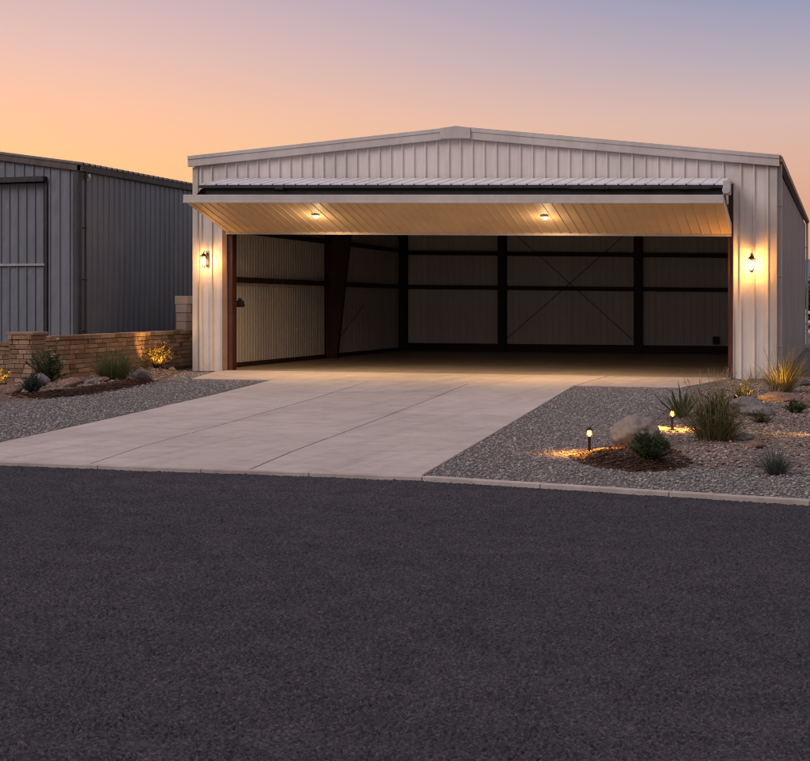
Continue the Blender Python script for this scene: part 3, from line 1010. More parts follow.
for x, s in ((DX0 - 0.012, 1), (DX1 + 0.012, -1)):
    b = MB()
    b.prism([(x, yb_, zb + 0.02), (x, yf_ + 0.08, zf + 0.02), (x, yf_ + 0.08, zf + 0.16), (x, yf_ + 0.3, zf + 0.12), (x, yb_, zb + 0.26)], (s * 0.05, 0, 0))
    b.build('end_frame', M['trim'], D, bevel=0.004)
    b = MB()
    b.prism([(x + s * 0.06, yb_ - 0.02, zb + 0.28), (x + s * 0.06, -2.2, 4.36), (x + s * 0.06, -1.72, 4.66), (x + s * 0.06, -0.08, 5.0)], (s * 0.02, 0, 0))
    b.build('end_cover', M['dark_steel'], D)
b = MB()
b.box((DX1 - 0.04, -1.92, 4.52), (DX1 + 0.12, -1.70, 4.86))
b.tube([(DX1 + 0.03, -1.95, 4.62), (DX1 + 0.03, -1.68, 4.62)], 0.09, 12)
b.box((DX1 + 0.03, -1.9, 4.3), (DX1 + 0.07, -1.75, 4.56))
b.build('hinge_bracket', M['trim'], D, bevel=0.012)
# the whole building falls slightly to the right
for ob in [c for c in H.children_recursive if c.type == 'MESH']:
    me = ob.data
    co = np.empty(len(me.vertices) * 3)
    me.vertices.foreach_get('co', co)
    co = co.reshape(-1, 3)
    co[:, 2] *= 1 - 0.0055 * co[:, 0]
    me.vertices.foreach_set('co', co.ravel())
    me.update()


def kz(x, z):
    return z * (1 - 0.0055 * x)


# hangar floor slab
fl = MB()
fl.box((0.05, -0.02 + 0.03, -0.1), (W - 0.05, LB - 0.05, 0.004))
o = fl.build('floor_slab', M['floor'])
o['kind'] = 'structure'

# ------------------------------------------------------------------ lamps
WARM = (1.0, 0.56, 0.17)


def light(name, kind, parent, loc, power, size=0.03, col=WARM, **kw):
    l = bpy.data.lights.new(name, kind)
    l.energy = power
    l.color = col
    if kind != 'SUN':
        l.shadow_soft_size = size
    for k, v in kw.items():
        setattr(l, k, v)
    o = bpy.data.objects.new(name, l)
    COL.objects.link(o)
    if parent is not None:
        o.parent = parent
    o.location = loc
    return o


def make_lantern(label, loc):
    t = thing('wall_lantern', label, 'lantern', loc, 0, 'coach lanterns on the hangar front')
    b = MB()
    b.box((-0.04, -0.025, -0.12), (0.04, 0.0, 0.24))
    b.build('backplate', M['bronze'], t, bevel=0.008)
    b = MB()
    b.tube([(0, -0.02, 0.19), (0, -0.08, 0.27), (0, -0.19, 0.285), (0, -0.22, 0.25)], 0.010, 8)
    b.build('arm', M['bronze'], t, smooth=True)
    b = MB()
    b.tube([(0, -0.02, -0.08), (0, -0.08, -0.155), (0, -0.22, -0.135)], 0.008, 8)
    b.build('lower_arm', M['bronze'], t, smooth=True)
    b = MB()
    b.lathe([(0.095, 0.145), (0.098, 0.157), (0.06, 0.195), (0.025, 0.22), (0.012, 0.235), (0.014, 0.25), (0.004, 0.265)], (0, -0.22, 0), 6)
    b.build('cap', M['bronze'], t)
    b = MB()
    b.lathe([(0.05, -0.135), (0.056, -0.125), (0.056, -0.118)], (0, -0.22, 0), 6)
    for k in range(6):
        a = 2 * math.pi * (k + 0.5) / 6
        b.tube([(0.055 * math.cos(a), -0.22 + 0.055 * math.sin(a), -0.12), (0.09 * math.cos(a), -0.22 + 0.09 * math.sin(a), 0.147)], 0.006, 5)
    b.build('cage', M['bronze'], t)
    b = MB()
    vs = []
    for r, z in ((0.052, -0.117), (0.087, 0.143)):
        for k in range(6):
            a = 2 * math.pi * (k + 0.5) / 6
            vs.append((r * math.cos(a), -0.22 + r * math.sin(a), z))
    b.add(vs, [(k, (k + 1) % 6, 6 + (k + 1) % 6, 6 + k) for k in range(6)])
    b.build('glass', M['glass'], t)
    b = MB()
    b.lathe([(0.012, -0.115), (0.02, -0.09), (0.042, -0.04), (0.06, 0.03), (0.05, 0.09), (0.012, 0.12)], (0, -0.22, 0), 12)
    b.build('bulb', M['bulb'], t, smooth=True)
    return t


for lab, x, z, pw, lc in (('bronze coach lantern lit on the narrow wall left of the door opening', 0.40, 2.86, 48, (1.0, 0.46, 0.14)), ('bronze coach lantern lit on the wall right of the door opening', 14.38, 2.64, 86, (1.0, 0.41, 0.075))):
    t = make_lantern(lab, (x, -0.04, z))
    # light leaves through the glass all round the bulb
    light('lantern_light', 'POINT', t, (0, -0.22, 0.01), pw, 0.05, lc)


def make_downlight(label, x, y):
    z = kz(x, zb + (zf - zb) * (yb_ - y) / (yb_ - yf_))
    t = thing('downlight', label, 'light', (x, y, z - 0.012), 0, 'round lights in the raised door')
    b = MB()
    b.lathe([(0.10, 0.012), (0.105, -0.006), (0.09, -0.022), (0.07, -0.024)], n=20)
    b.build('bezel', M['trim'], t, smooth=True)
    b = MB()
    b.lathe([(0.062, -0.024), (0.06, -0.05), (0.045, -0.07), (0.02, -0.08), (0.002, -0.082)], n=18)
    b.build('lens', M['spot_bulb'], t, smooth=True)
    return t


for lab, x, y in (('round light in the raised door panel, nearer the left end', 4.05, -1.55), ('round light in the raised door panel, right of centre', 9.77, -1.5)):
    t = make_downlight(lab, x, y)
    l = light('downlight_spot', 'SPOT', t, (0, 0, -0.11), 800, 0.05, (1.0, 0.58, 0.25), spot_size=R(155), spot_blend=1.0)
    l.rotation_euler.x = R(12)
    light('downlight_glow', 'POINT', t, (0, 0, -0.34), 15, 0.05, (1.0, 0.64, 0.32))


def make_bollard(label, x, y, pw):
    z = gz(x, y)
    t = thing('path_light', label, 'path light', (x, y, z), 0, 'short bollard path lights in the right bed')
    b = MB()
    b.lathe([(0.05, -0.01), (0.052, 0.006), (0.018, 0.014), (0.016, 0.17), (0.02, 0.176), (0.02, 0.186), (0.016, 0.188)], n=14)
    b.build('post', M['bronze'], t, smooth=False)
    b = MB()
    b.lathe([(0.016, 0.19), (0.023, 0.203), (0.023, 0.235), (0.016, 0.252)], n=12)
    b.build('lamp_globe', M['path_bulb'], t, smooth=True)
    b = MB()
    b.lathe([(0.036, 0.254), (0.038, 0.262), (0.022, 0.278), (0.006, 0.29)], n=14)
    for k in range(4):
        a = math.pi / 2 * k + 0.4
        b.tube([(0.034 * math.cos(a), 0.034 * math.sin(a), 0.182), (0.034 * math.cos(a), 0.034 * math.sin(a), 0.258)], 0.003, 4)
    b.build('cap', M['bronze'], t)
    light('path_pool', 'SPOT', t, (0, 0, 0.236), pw, 0.025, (1.0, 0.42, 0.08), spot_size=R(148), spot_blend=0.5)
    light('path_glow', 'POINT', t, (0, 0, 0.222), pw * 0.06, 0.025, (1.0, 0.46, 0.12))
    return t


make_bollard('bronze path light standing left of the boulder at the mulch edge', 13.66, -17.55, 110)
make_bollard('bronze path light standing in front of the small spiky yucca', 14.24, -14.5, 110)


def make_uplight(label, x, y, aim, pw, size=R(95), col=(1.0, 0.58, 0.2)):
    z = gz(x, y)
    t = thing('garden_spotlight', label, 'spotlight', (x, y, z), 0, 'small ground spotlights among the plants')
    b = MB()
    b.tube([(0, 0, -0.04), (0, 0, 0.07)], 0.012, 6)
    b.build('stake', M['bronze'], t)
    d = Vector(aim).normalized()
    p = Vector((0, 0, 0.085))
    b = MB()
    b.tube([p - d * 0.06, p - d * 0.03, p + d * 0.05], [0.02, 0.04, 0.045], 12)
    b.build('housing', M['bronze'], t)
    b = MB()
    b.tube([p + d * 0.051, p + d * 0.056], [0.036, 0.034], 12)
    b.build('lens', M['path_bulb'], t)
    l = light('uplight', 'SPOT', t, p + d * 0.075, pw, 0.03, col, spot_size=size, spot_blend=0.6)
    l.rotation_euler = d.to_track_quat('-Z', 'Y').to_euler()
    return t


# ------------------------------------------------------------------ neighbouring building
S = thing('metal_shed', 'slate blue ribbed metal building with a tall sliding door', 'building')
SX, SY, SB = -3.27, -0.4, 9.5      # right wall, front, back
SXC = -12.0                        # ridge
SE, SS = 5.42, 0.145               # eave height at the corner, roof slope


def sz(x, add=0.0):
    return SE + SS * ((SX - x) if x > SXC else (SX - SXC) - (SXC - x)) + add


XL = 2 * SXC - SX
DRX = -4.22
b = MB()
b.ribbed((XL, SY, 0), (1, 0, 0), -9.6 - XL, (0, 0, 1), (0, -1, 0), lambda s: -0.03, lambda s: sz(XL + s))
b.ribbed((-9.6, SY, 0), (1, 0, 0), DRX + 9.6, (0, 0, 1), (0, -1, 0), lambda s: 5.2, lambda s: sz(-9.6 + s), start=0.03)
b.ribbed((DRX, SY, 0), (1, 0, 0), SX - DRX, (0, 0, 1), (0, -1, 0), lambda s: -0.03, lambda s: sz(DRX + s), start=0.05, rw=0.06)
b.build('front_wall', M['blue_siding'], S, solid=0.012)
b = MB()
b.ribbed((SX, SY + 0.01, 0), (0, 1, 0), SB - SY, (0, 0, 1), (1, 0, 0), lambda s: -0.03, lambda s: SE, pitch=0.305)
b.build('side_wall', M['blue_side'], S, solid=0.012)
b = MB()
b.ribbed((XL, SY + 0.01, 0), (0, 1, 0), SB - SY, (0, 0, 1), (-1, 0, 0), lambda s: -0.03, lambda s: SE)
b.build('side_wall', M['blue_side'], S, solid=0.012)
b = MB()
b.ribbed((XL, SB, 0), (1, 0, 0), SX - XL, (0, 0, 1), (0, 1, 0), lambda s: -0.03, lambda s: sz(XL + s))
b.build('rear_wall', M['blue_side'], S, solid=0.012)
for x0 in (SX + 0.16, XL - 0.16):
    b = MB()
    xm = SXC
    slope = Vector((xm - x0, 0, sz(SXC) - SE + SS * 0.16))
    b.ribbed((x0, SY - 0.13, SE - SS * 0.16 + 0.125), (0, 1, 0), SB - SY + 0.3, slope, (0, 0, 1), lambda s: 0, lambda s: 1, rw=0.1, rh=0.05)
    b.build('roof_panel', M['brown_roof'], S, solid=0.03)
for xa, xb in ((SXC, SX + 0.15), (XL - 0.15, SXC)):
    b = MB()
    za = SE + SS * ((SX - xa) if xa >= SXC else (xa - XL))
    zb2 = SE + SS * ((SX - xb) if xb > SXC else (xb - XL))
    b.prism([(xa, SY - 0.02, za - 0.07), (xb, SY - 0.02, zb2 - 0.07), (xb, SY - 0.02, zb2 + 0.11), (xa, SY - 0.02, za + 0.11)], (0, -0.09, 0))
    b.build('rake_trim', M['brown_roof'], S, bevel=0.006)
b = MB()
b.prism([(SX + 0.04, SY - 0.11, SE - 0.10), (SX + 0.13, SY - 0.11, SE - 0.08), (SX + 0.15, SY - 0.11, SE + 0.07), (SX + 0.04, SY - 0.11, SE + 0.07)], (0, SB - SY + 0.2, 0))
b.build('gutter', M['blue_trim'], S)
b = MB()
b.box((SX - 0.12, SY - 0.06, 0), (SX + 0.045, SY - 0.034, SE - 0.05))
b.box((SX + 0.035, SY - 0.06, 0), (SX + 0.055, SY + 0.1, SE - 0.08))
b.build('corner_trim', M['blue_trim'], S)
b = MB()
b.tube([(SX + 0.12, SY + 0.22, SE - 0.06), (SX + 0.13, SY + 0.22, SE - 0.25), (SX + 0.10, SY + 0.22, SE - 0.4), (SX + 0.10, SY + 0.22, 0.1)], 0.03, 8)
for z in (1.0, 2.4, 3.8):
    b.box((SX + 0.035, SY + 0.17, z), (SX + 0.14, SY + 0.27, z + 0.03))
b.build('downspout', M['blue_trim'], S)
b = MB()
b.box((SX + 0.035, SY + 0.30, 5.12), (SX + 0.09, SY + 0.42, 5.28))
b.lathe([(0.045, -0.06), (0.06, 0.0), (0.05, 0.06), (0.02, 0.08)], (SX + 0.12, SY + 0.36, 5.22), 12)
b.build('sensor_lamp', M['grey_metal'], S, bevel=0.006)
sd_ = part_empty('sliding_door', S)
b = MB()
b.ribbed((-9.4, SY + 0.10, 0), (1, 0, 0), DRX - 0.06 + 9.4, (0, 0, 1), (0, -1, 0), lambda s: 0.03, lambda s: 5.06, pitch=0.27, rw=0.05, start=0.12)
b.build('door_panel', M['blue_siding'], sd_, solid=0.012)
b = MB()
b.box((-9.5, SY - 0.17, 5.08), (DRX - 0.02, SY + 0.0, 5.22))
b.build('door_track', M['black'], sd_)
b = MB()
b.box((-9.4, SY + 0.03, 2.80), (DRX - 0.08, SY + 0.075, 2.86))
b.build('cross_rail', M['grey_metal'], sd_)
b = MB()
b.box((DRX - 0.055, SY - 0.06, 0.0), (DRX + 0.03, SY + 0.13, 5.08))
b.build('door_jamb', M['black'], sd_)

# ------------------------------------------------------------------ masonry
def course_wall(mb, L, Hh, T, rows, blen, z0=0.0, jit=0.012, cap=True):
    """rough coursed stone bricks on both faces and the ends, laid in local x along the wall"""
    rh = Hh / rows
    for r in range(rows):
        x = -random.uniform(0, blen) * 0.8
        while x < L:
            w = random.uniform(0.6, 1.5) * blen
            xa, xb = max(x, 0), min(x + w, L)
            if xb - xa > 0.04:
                top = r == rows - 1 and cap
                out = random.uniform(0, jit * 1.6) + (0.03 if top else 0)
                zz = z0 + r * rh
                b0 = len(mb.v)
                mb.box((xa + 0.006, -T / 2 - out, zz + 0.006), (xb - 0.006, T / 2 + out, zz + rh - 0.006), random.betavariate(2, 2))
                for i in range(b0, len(mb.v)):
                    v = mb.v[i]
                    mb.v[i] = (v[0] + random.uniform(-jit, jit) * 0.5, v[1] + random.uniform(-jit, jit) * 0.6, v[2] + random.uniform(-jit, jit) * 0.4)
            x += w


def stone_wall(name, label, p, q, Hh, T=0.26, rows=9, blen=0.36, bm='brick', cat='wall'):
    p, q = Vector(p), Vector(q)
    L = (q - p).length
    t = thing(name, label, cat, (p.x, p.y, 0), math.atan2(q.y - p.y, q.x - p.x))
    b = MB()
    course_wall(b, L, Hh, T, rows, blen)
    b.build('masonry', M[bm], t, tinted=True, bevel=0.007)
    b = MB()
    b.box((0.03, -T / 2 + 0.012, -0.1), (L - 0.03, T / 2 - 0.012, Hh - 0.05))
    b.build('mortar_core', M['mortar'], t)
    return t


stone_wall('garden_wall', 'low brown stone brick wall running back from the pillar to the hangar', (-0.82, -6.2), (-1.78, 6.0), 1.02)
stone_wall('garden_wall', 'low dark red brick wall leaving the frame left of the pillar', (-9.0, -6.5), (-1.25, -6.45), 0.90)
t = thing('brick_pillar', 'square brown brick pillar with a flat cap at the near wall end', 'pillar', (-1.17, -6.53, 0))
b = MB()
course_wall(b, 0.60, 1.06, 0.54, 10, 0.24)
b.build('masonry', M['brick'], t, tinted=True, bevel=0.007)
b = MB()
b.box((0.02, -0.255, -0.1), (0.58, 0.255, 1.04))
b.build('mortar_core', M['mortar'], t)
b = MB()
b.box((-0.04, -0.31, 1.06), (0.64, 0.31, 1.125))
b.build('capstone', M['brick'], t, tinted=True, bevel=0.012)
t = stone_wall('stone_pier', 'tall pale stone pier rising behind the low wall beside the hangar', (-2.05, 3.25), (-2.1, 4.3), 2.0, 0.3, 8, 0.5, 'pale_stone', 'pier')

# ------------------------------------------------------------------ rocks
def rock(name, label, x, y, s, m, seed, cat='rock', sink=0.25, rz=0.0, group=None, det=4, chip=0.70):
    import bmesh
    bm = bmesh.new()
    bmesh.ops.create_icosphere(bm, subdivisions=det, radius=1.0)
    for v in bm.verts:
        n = v.co.normalized()
        fz = 0.35 if name == 'boulder' else 1.0
        d = 1 + 0.26 * noise.noise(n * 1.1 + Vector((seed, 0, 0))) + 0.13 * noise.noise(n * 2.6 + Vector((0, seed, 0))) + 0.07 * fz * noise.noise(n * 6 + Vector((0, 0, seed))) + 0.035 * fz * noise.noise(n * 14 + Vector((seed, 0, seed)))
        # chipped planes
        for k in range(5):
            a = Vector((math.sin(seed * 3 + k * 2.1), math.cos(seed * 1.7 + k * 1.3), math.sin(seed + k * 4.1) * 0.8)).normalized()
            h = n.dot(a) * d - chip
            if h > 0:
                d -= h * 0.85
        v.co = n * d
        v.co.x *= s[0]
        v.co.y *= s[1]
        v.co.z *= s[2]
    me = bpy.data.meshes.new(name)
    bm.to_mesh(me)
    bm.free()
    at = me.attributes.new('tint', 'FLOAT', 'FACE')
    at.data.foreach_set('value', [0.5] * len(me.polygons))
    me.polygons.foreach_set('use_smooth', [True] * len(me.polygons))
    me.materials.append(m)
    o = bpy.data.objects.new(name, me)
    COL.objects.link(o)
    o.location = (x, y, gz(x, y) + s[2] * (1 - 2 * sink) * 0.9)
    o.rotation_euler.z = rz
    tag(o, label, cat, group)
    return o


rock('boulder', 'large rounded grey boulder behind the round dark bush', 14.07, -16.72, (0.285, 0.24, 0.22), M['boulder'], 1.3, 'boulder', 0.13, 0.3, det=5, chip=0.86)
RK = [
    ('rock', 'flat tan rock on the bed edge right of the blue green mound', 1.6, -8.9, (0.24, 0.18, 0.10), 'red_rock', 2.1, 0.2),
    ('rock', 'long low reddish rock in front of the white flowered shrub', 1.15, -8.0, (0.26, 0.2, 0.10), 'red_rock', 3.3, 0.6),
    ('rock', 'small pale rock at the foot of the brick pillar', 0.15, -7.6, (0.20, 0.16, 0.13), 'rock', 4.2, 0.1),
    ('rock', 'grey rock between the white flowered shrub and the mound', 0.75, -8.7, (0.24, 0.2, 0.13), 'rock', 5.1, 1.0),
    ('rock', 'round grey rock just right of the green grass clump', 1.25, -5.2, (0.26, 0.2, 0.15), 'rock', 6.4, 0.4),
    ('rock', 'rusty flat rock left of the grass clump by the mulch', 1.2, -6.95, (0.22, 0.17, 0.08), 'red_rock', 12.4, 0.4),
    ('rock', 'small angular tan rock in front of the pillar by the mound', 0.95, -9.4, (0.15, 0.12, 0.09), 'red_rock', 21.3, 0.7),
    ('rock', 'small grey stone between the two flat reddish rocks', 1.35, -7.45, (0.13, 0.1, 0.07), 'rock', 22.9, 0.7),
    ('rock', 'small stone near the foot of the left hangar corner', -0.28, -0.75, (0.10, 0.08, 0.06), 'rock', 7.2, 0.4),
    ('rock', 'pale rock beside the uplit golden bush at the wall', -0.62, -1.9, (0.14, 0.11, 0.06), 'red_rock', 8.8, 0.4),
    ('rock', 'reddish rock at the left frame edge below the golden tuft', 1.55, -10.9, (0.24, 0.2, 0.12), 'red_rock', 9.9, 0.4),
    ('rock', 'grey rock behind the tall grass, left of the pair in the tan bed', 14.95, -10.4, (0.30, 0.24, 0.15), 'rock', 10.3, 0.2),
    ('rock', 'flat sunk tan rock lit beside the golden grass', 15.35, -8.2, (0.42, 0.3, 0.10), 'red_rock', 11.7, 0.3),
    ('rock', 'brown rock near the right frame edge in the tan bed', 15.95, -9.6, (0.34, 0.24, 0.14), 'red_rock', 12.9, 0.9),
    ('rock', 'low rounded pale rock in front of the lit flat rock', 15.15, -11.6, (0.28, 0.2, 0.11), 'rock', 13.7, 0.4),
    ('rock', 'small dark rock lying in tan gravel right of the tall grass', 15.25, -15.6, (0.16, 0.12, 0.06), 'rock', 14.2, 0.4),
    ('rock', 'small broken rock between the tall grass and the grey tuft', 15.45, -16.6, (0.14, 0.09, 0.06), 'red_rock', 15.2, 0.8),
    ('rock', 'long low brown rock behind the boulder on the bed line', 14.02, -14.6, (0.26, 0.10, 0.07), 'red_rock', 16.2, 0.9),
    ('rock', 'dark rock at the hangar wall foot behind the golden grass', 15.5, -3.2, (0.30, 0.24, 0.13), 'rock', 17.5, 0.2),
]
for nm, lab, x, y, s, mm, seed, rz in RK:
    rock(nm, lab, x, y, s, M[mm], seed, rz=rz, group='rocks set in the planting beds')

# ------------------------------------------------------------------ plants
def blade(mb, base, az, tilt, L, w, droop, seg=5, tint=0.5, twist=0.0):
    """one grass blade: a tapered strip that leans out and droops"""
    d = Vector((math.cos(az), math.sin(az), 0))
    side = Vector((-math.sin(az), math.cos(az), 0))
    side = (side * math.cos(twist) + d * math.sin(twist))
    p = Vector(base)
    vs = []
    th = tilt
    for i in range(seg + 1):
        f = i / seg
        ww = w * (1 - f) ** 0.7 * (0.75 + 0.5 * min(f * 3, 1)) if i < seg else 0.0006
        vs += [p - side * ww / 2, p + side * ww / 2]
        p = p + (d * math.sin(th) + Vector((0, 0, 1)) * math.cos(th)) * (L / seg)
        th += droop / seg
    mb.add(vs, [(2 * i, 2 * i + 1, 2 * i + 3, 2 * i + 2) for i in range(seg)], tint)


def clump_mb(n, h, r, w, tilt=(0.05, 0.9), droop=(0.2, 0.9), hv=0.35, tint=(0.2, 0.9)):
    mb = MB()
    lop = random.uniform(0, 6.28)
    for i in range(n):
        a = random.uniform(0, 2 * math.pi)
        rr = r * math.sqrt(random.random())
        if math.cos(a - lop) < random.uniform(-3.2, -0.6):
            continue
        hk = 1 + 0.18 * math.cos(a - lop) + 0.12 * math.sin(3 * a + lop)
        t_ = tilt[0] + (tilt[1] - tilt[0]) * random.random() ** 0.9
        L = hk * h * random.uniform(1 - hv, 1.05) * (1 + 0.15 * math.sin(t_))
        blade(mb, (rr * math.cos(a), rr * math.sin(a), -0.01), a + random.gauss(0, 0.5), t_, L, w * random.uniform(0.6, 1.3), random.uniform(*droop), 5,
              random.uniform(*tint), random.uniform(-0.8, 0.8))
    return mb


def leaf(mb, p, d, L, w, tint):
    d = Vector(d).normalized()
    s = d.cross(Vector((random.uniform(-1, 1), random.uniform(-1, 1), random.uniform(-0.3, 1)))).normalized()
    n = s.cross(d)
    p = Vector(p)
    mb.add([p, p + d * L * 0.5 + s * w / 2 + n * w * 0.1, p + d * L, p + d * L * 0.5 - s * w / 2 + n * w * 0.1], [(0, 1, 2, 3)], tint)


def shrub_mbs(nst, h, r, nl, ll, lw, seed, lop=1.0):
    """woody stems that fork out of one crown, leaves clothing the outer half of every twig"""
    st, lf, tips = MB(), MB(), []
    rs = random.Random(seed)
    for i in range(nst):
        a = rs.uniform(0, 6.283)
        t_ = rs.uniform(0.05, 1.15) ** 1.0
        L = h * rs.uniform(0.78 - 0.28 * lop, 1.08) * (1.0 - 0.18 * t_) * (1 + lop * (0.16 * math.cos(a - seed) + 0.1 * math.sin(3 * a + seed)))
        d = Vector((math.cos(a) * math.sin(t_) * r / h * 1.25, math.sin(a) * math.sin(t_) * r / h * 1.25, math.cos(t_) * 0.6 + 0.4)).normalized()
        p0 = Vector((rs.uniform(-1, 1) * r * 0.12, rs.uniform(-1, 1) * r * 0.12, -0.01))
        pts = [p0]
        for k in range(4):
            d = (d + Vector((rs.gauss(0, 0.16), rs.gauss(0, 0.16), rs.gauss(0.04, 0.08)))).normalized()
            pts.append(pts[-1] + d * L / 4)
        st.tube(pts, [0.006, 0.005, 0.004, 0.003, 0.0015], 4, cap=False)
        tips.append(pts[-1])
        tn = rs.uniform(0.15, 0.85)
        for q in range(nl):
            f = rs.uniform(0.12, 1.0) ** 0.7
            k = min(int(f * 4), 3)
            pp = pts[k].lerp(pts[k + 1], f * 4 - k)
            dd = (pts[k + 1] - pts[k]).normalized() + Vector((rs.gauss(0, 0.75), rs.gauss(0, 0.75), rs.gauss(0.15, 0.5)))
            leaf(lf, pp, dd, ll * rs.uniform(0.6, 1.25), lw * rs.uniform(0.7, 1.2), min(max(tn + rs.gauss(0, 0.18), 0), 1))
    return st, lf, tips


def plant(name, label, x, y, group=None):
    return thing(name, label, 'plant', (x, y, gz(x, y)), random.uniform(0, 6), group)


def grass(name, label, x, y, n, h, r, w, m='g_grass', stalks=0, stalk_h=0.0, **kw):
    t = plant(name, label, x, y)
    clump_mb(n, h, r, w, **kw).build('blades', M[m], t, tinted=True)
    if n > 100:
        k2 = dict(kw)
        k2.update(tilt=(0.2, 1.45), droop=(0.1, 1.3), hv=0.7, tint=(0.0, 0.8))
        clump_mb(int(n * 0.16), h * 0.95, r * 1.2, w * 0.8, **k2).build('dry_blades', M['g_straw'], t, tinted=True)
    if stalks:
        mb = MB()
        for i in range(stalks):
            a = random.uniform(0, 6.28)
            t_ = random.uniform(0.02, 0.45)
            d = Vector((math.cos(a) * math.sin(t_), math.sin(a) * math.sin(t_), math.cos(t_)))
            L = stalk_h * random.uniform(0.8, 1.08)
            p = Vector((math.cos(a) * r * 0.6, math.sin(a) * r * 0.6, 0))
            q = p + d * L * 0.6
            e = p + d * L + Vector((d.x, d.y, 0)) * 0.06
            mb.tube([p, q, e], [0.0035, 0.003, 0.002], 4, random.uniform(0.2, 0.9), cap=False)
            for j in range(9):
                leaf(mb, q.lerp(e, 0.35 + 0.65 * j / 9), d + Vector((random.gauss(0, 0.4), random.gauss(0, 0.4), 0)), 0.035, 0.009, random.uniform(0.3, 1))
        mb.build('seed_stalks', M['g_straw'], t, tinted=True)
    return t


def shrub(name, label, x, y, nst, h, r, nl, ll, lw, m='g_dark', seed=1, flowers=0, lop=1.0):
    t = plant(name, label, x, y)
    st, lf, tips = shrub_mbs(nst, h, r, nl, ll, lw, seed, lop)
    st.build('stems', M['stem'], t)
    lf.build('foliage', M[m], t, tinted=True)
    if flowers:
        mb = MB()
        for p in random.sample(tips, min(flowers, len(tips))):
            for k in range(7):
                a = k * 0.9
                leaf(mb, p, (math.cos(a), math.sin(a), 0.5), 0.05, 0.03, random.uniform(0.3, 1))
        mb.build('blossoms', M['petal'], t, tinted=True)
    return t


# left bed
shrub('flowering_shrub', 'dark green shrub with a few white flowers beside the pillar', 0.1, -7.2, 62, 0.80, 0.55, 34, 0.085, 0.022, 'g_dark', 3, 9)
grass('grass_clump', 'upright green grass clump fanning out in front of the stone wall', 1.05, -6.1, 780, 0.90, 0.24, 0.009, 'g_grass', tilt=(0.0, 1.0), droop=(0.05, 0.7), hv=0.5, tint=(0.05, 1.0))
shrub('golden_bush', 'golden bush glowing above a spotlight against the stone wall', -0.72, -0.75, 60, 0.78, 0.50, 26, 0.075, 0.018, 'g_bright', 5)
shrub('mounded_shrub', 'rounded blue green mounded shrub at the mulch edge', 1.95, -10.7, 180, 0.36, 0.33, 34, 0.035, 0.012, 'g_blue', 8, lop=0.3)
shrub('golden_bush', 'golden leafy bush cut by the left frame edge', 0.42, -9.75, 40, 0.52, 0.42, 26, 0.06, 0.018, 'g_bright', 11)
shrub('red_shrub', 'small dark red shrub in front of the wall left of the pillar', -1.75, -7.1, 30, 0.8, 0.35, 26, 0.06, 0.02, 'g_dark', 14)
# right bed
shrub('round_bush', 'dense dark green round bush in the mulch before the boulder', 14.5, -18.55, 240, 0.33, 0.28, 34, 0.05, 0.008, 'g_dark', 21, lop=0.25)
t = grass('tall_grass', 'large olive grass bush with pale seed stalks by the path light', 14.92, -15.75, 620, 0.66, 0.21, 0.008, 'g_olive', 20, 0.92, tilt=(0.0, 1.05), droop=(-0.1, 0.6), hv=0.6, tint=(0.05, 1.0))
st_, lf_, _tips = shrub_mbs(110, 0.60, 0.36, 30, 0.075, 0.012, 41, 0.6)
st_.build('stems', M['stem'], t)
lf_.build('foliage', M['g_olive'], t, tinted=True)
grass('yucca', 'small spiky dark green yucca behind the second path light', 14.1, -12.2, 70, 0.48, 0.05, 0.045, 'g_dark', tilt=(0.1, 1.2), droop=(0.0, 0.25), hv=0.25)
grass('golden_grass', 'golden ornamental grass glowing at the right hangar corner', 15.3, -5.6, 420, 0.80, 0.16, 0.012, 'g_gold', 10, 0.95, tilt=(0.0, 0.85), droop=(0.1, 0.8), hv=0.45)
grass('grey_tuft', 'small grey green tuft in the gravel near the kerb', 15.78, -18.8, 330, 0.33, 0.06, 0.006, 'g_blue', tilt=(0.05, 1.05), droop=(0.05, 0.4))
shrub('low_gold_shrub', 'low golden shrub lit from below behind the tall grass', 14.75, -8.4, 60, 0.34, 0.32, 26, 0.05, 0.015, 'g_gold', 31)
shrub('low_green_shrub', 'low dark green shrub between the rocks in the tan bed', 15.72, -10.9, 60, 0.26, 0.30, 28, 0.04, 0.012, 'g_dark', 33)
shrub('creeping_shrub', 'sparse olive creeping shrub spreading below the lit flat rock', 15.3, -12.9, 40, 0.2, 0.34, 22, 0.04, 0.011, 'g_olive', 35)
for lab, x, y, n in (('faint dry grass wisp at the apron edge left of the red jamb', 13.9, -3.4, 60), ('dry straw wisp beside the hangar corner trim', 14.55, -2.3, 70), ('dry straw wisp right of the low golden shrub', 15.2, -7.2, 60)):
    grass('dry_grass', lab, x, y, n, 0.42, 0.12, 0.006, 'g_straw', tilt=(0.0, 0.8), droop=(0.1, 0.6))

make_uplight('small spotlight at the foot of the golden bush by the stone wall', -0.30, -1.25, (-0.55, 0.75, 0.9), 100, R(100), (1.0, 0.52, 0.15))
make_uplight('small spotlight under the golden bush at the left frame edge', 0.85, -9.95, (-0.6, 0.3, 1.0), 40, R(125), (1.0, 0.52, 0.15))
make_uplight('small spotlight in front of the golden grass by the hangar corner', 15.15, -6.3, (0.15, 0.6, 1.0), 26, R(125), (1.0, 0.52, 0.15))
make_uplight('small spotlight grazing the flat rock below the low golden shrub', 14.62, -8.85, (0.55, 0.3, 0.45), 40, R(120))
make_uplight('small spotlight washing the tan gravel at the right frame edge', 16.35, -14.6, (-0.6, -0.2, 0.35), 55, R(140))

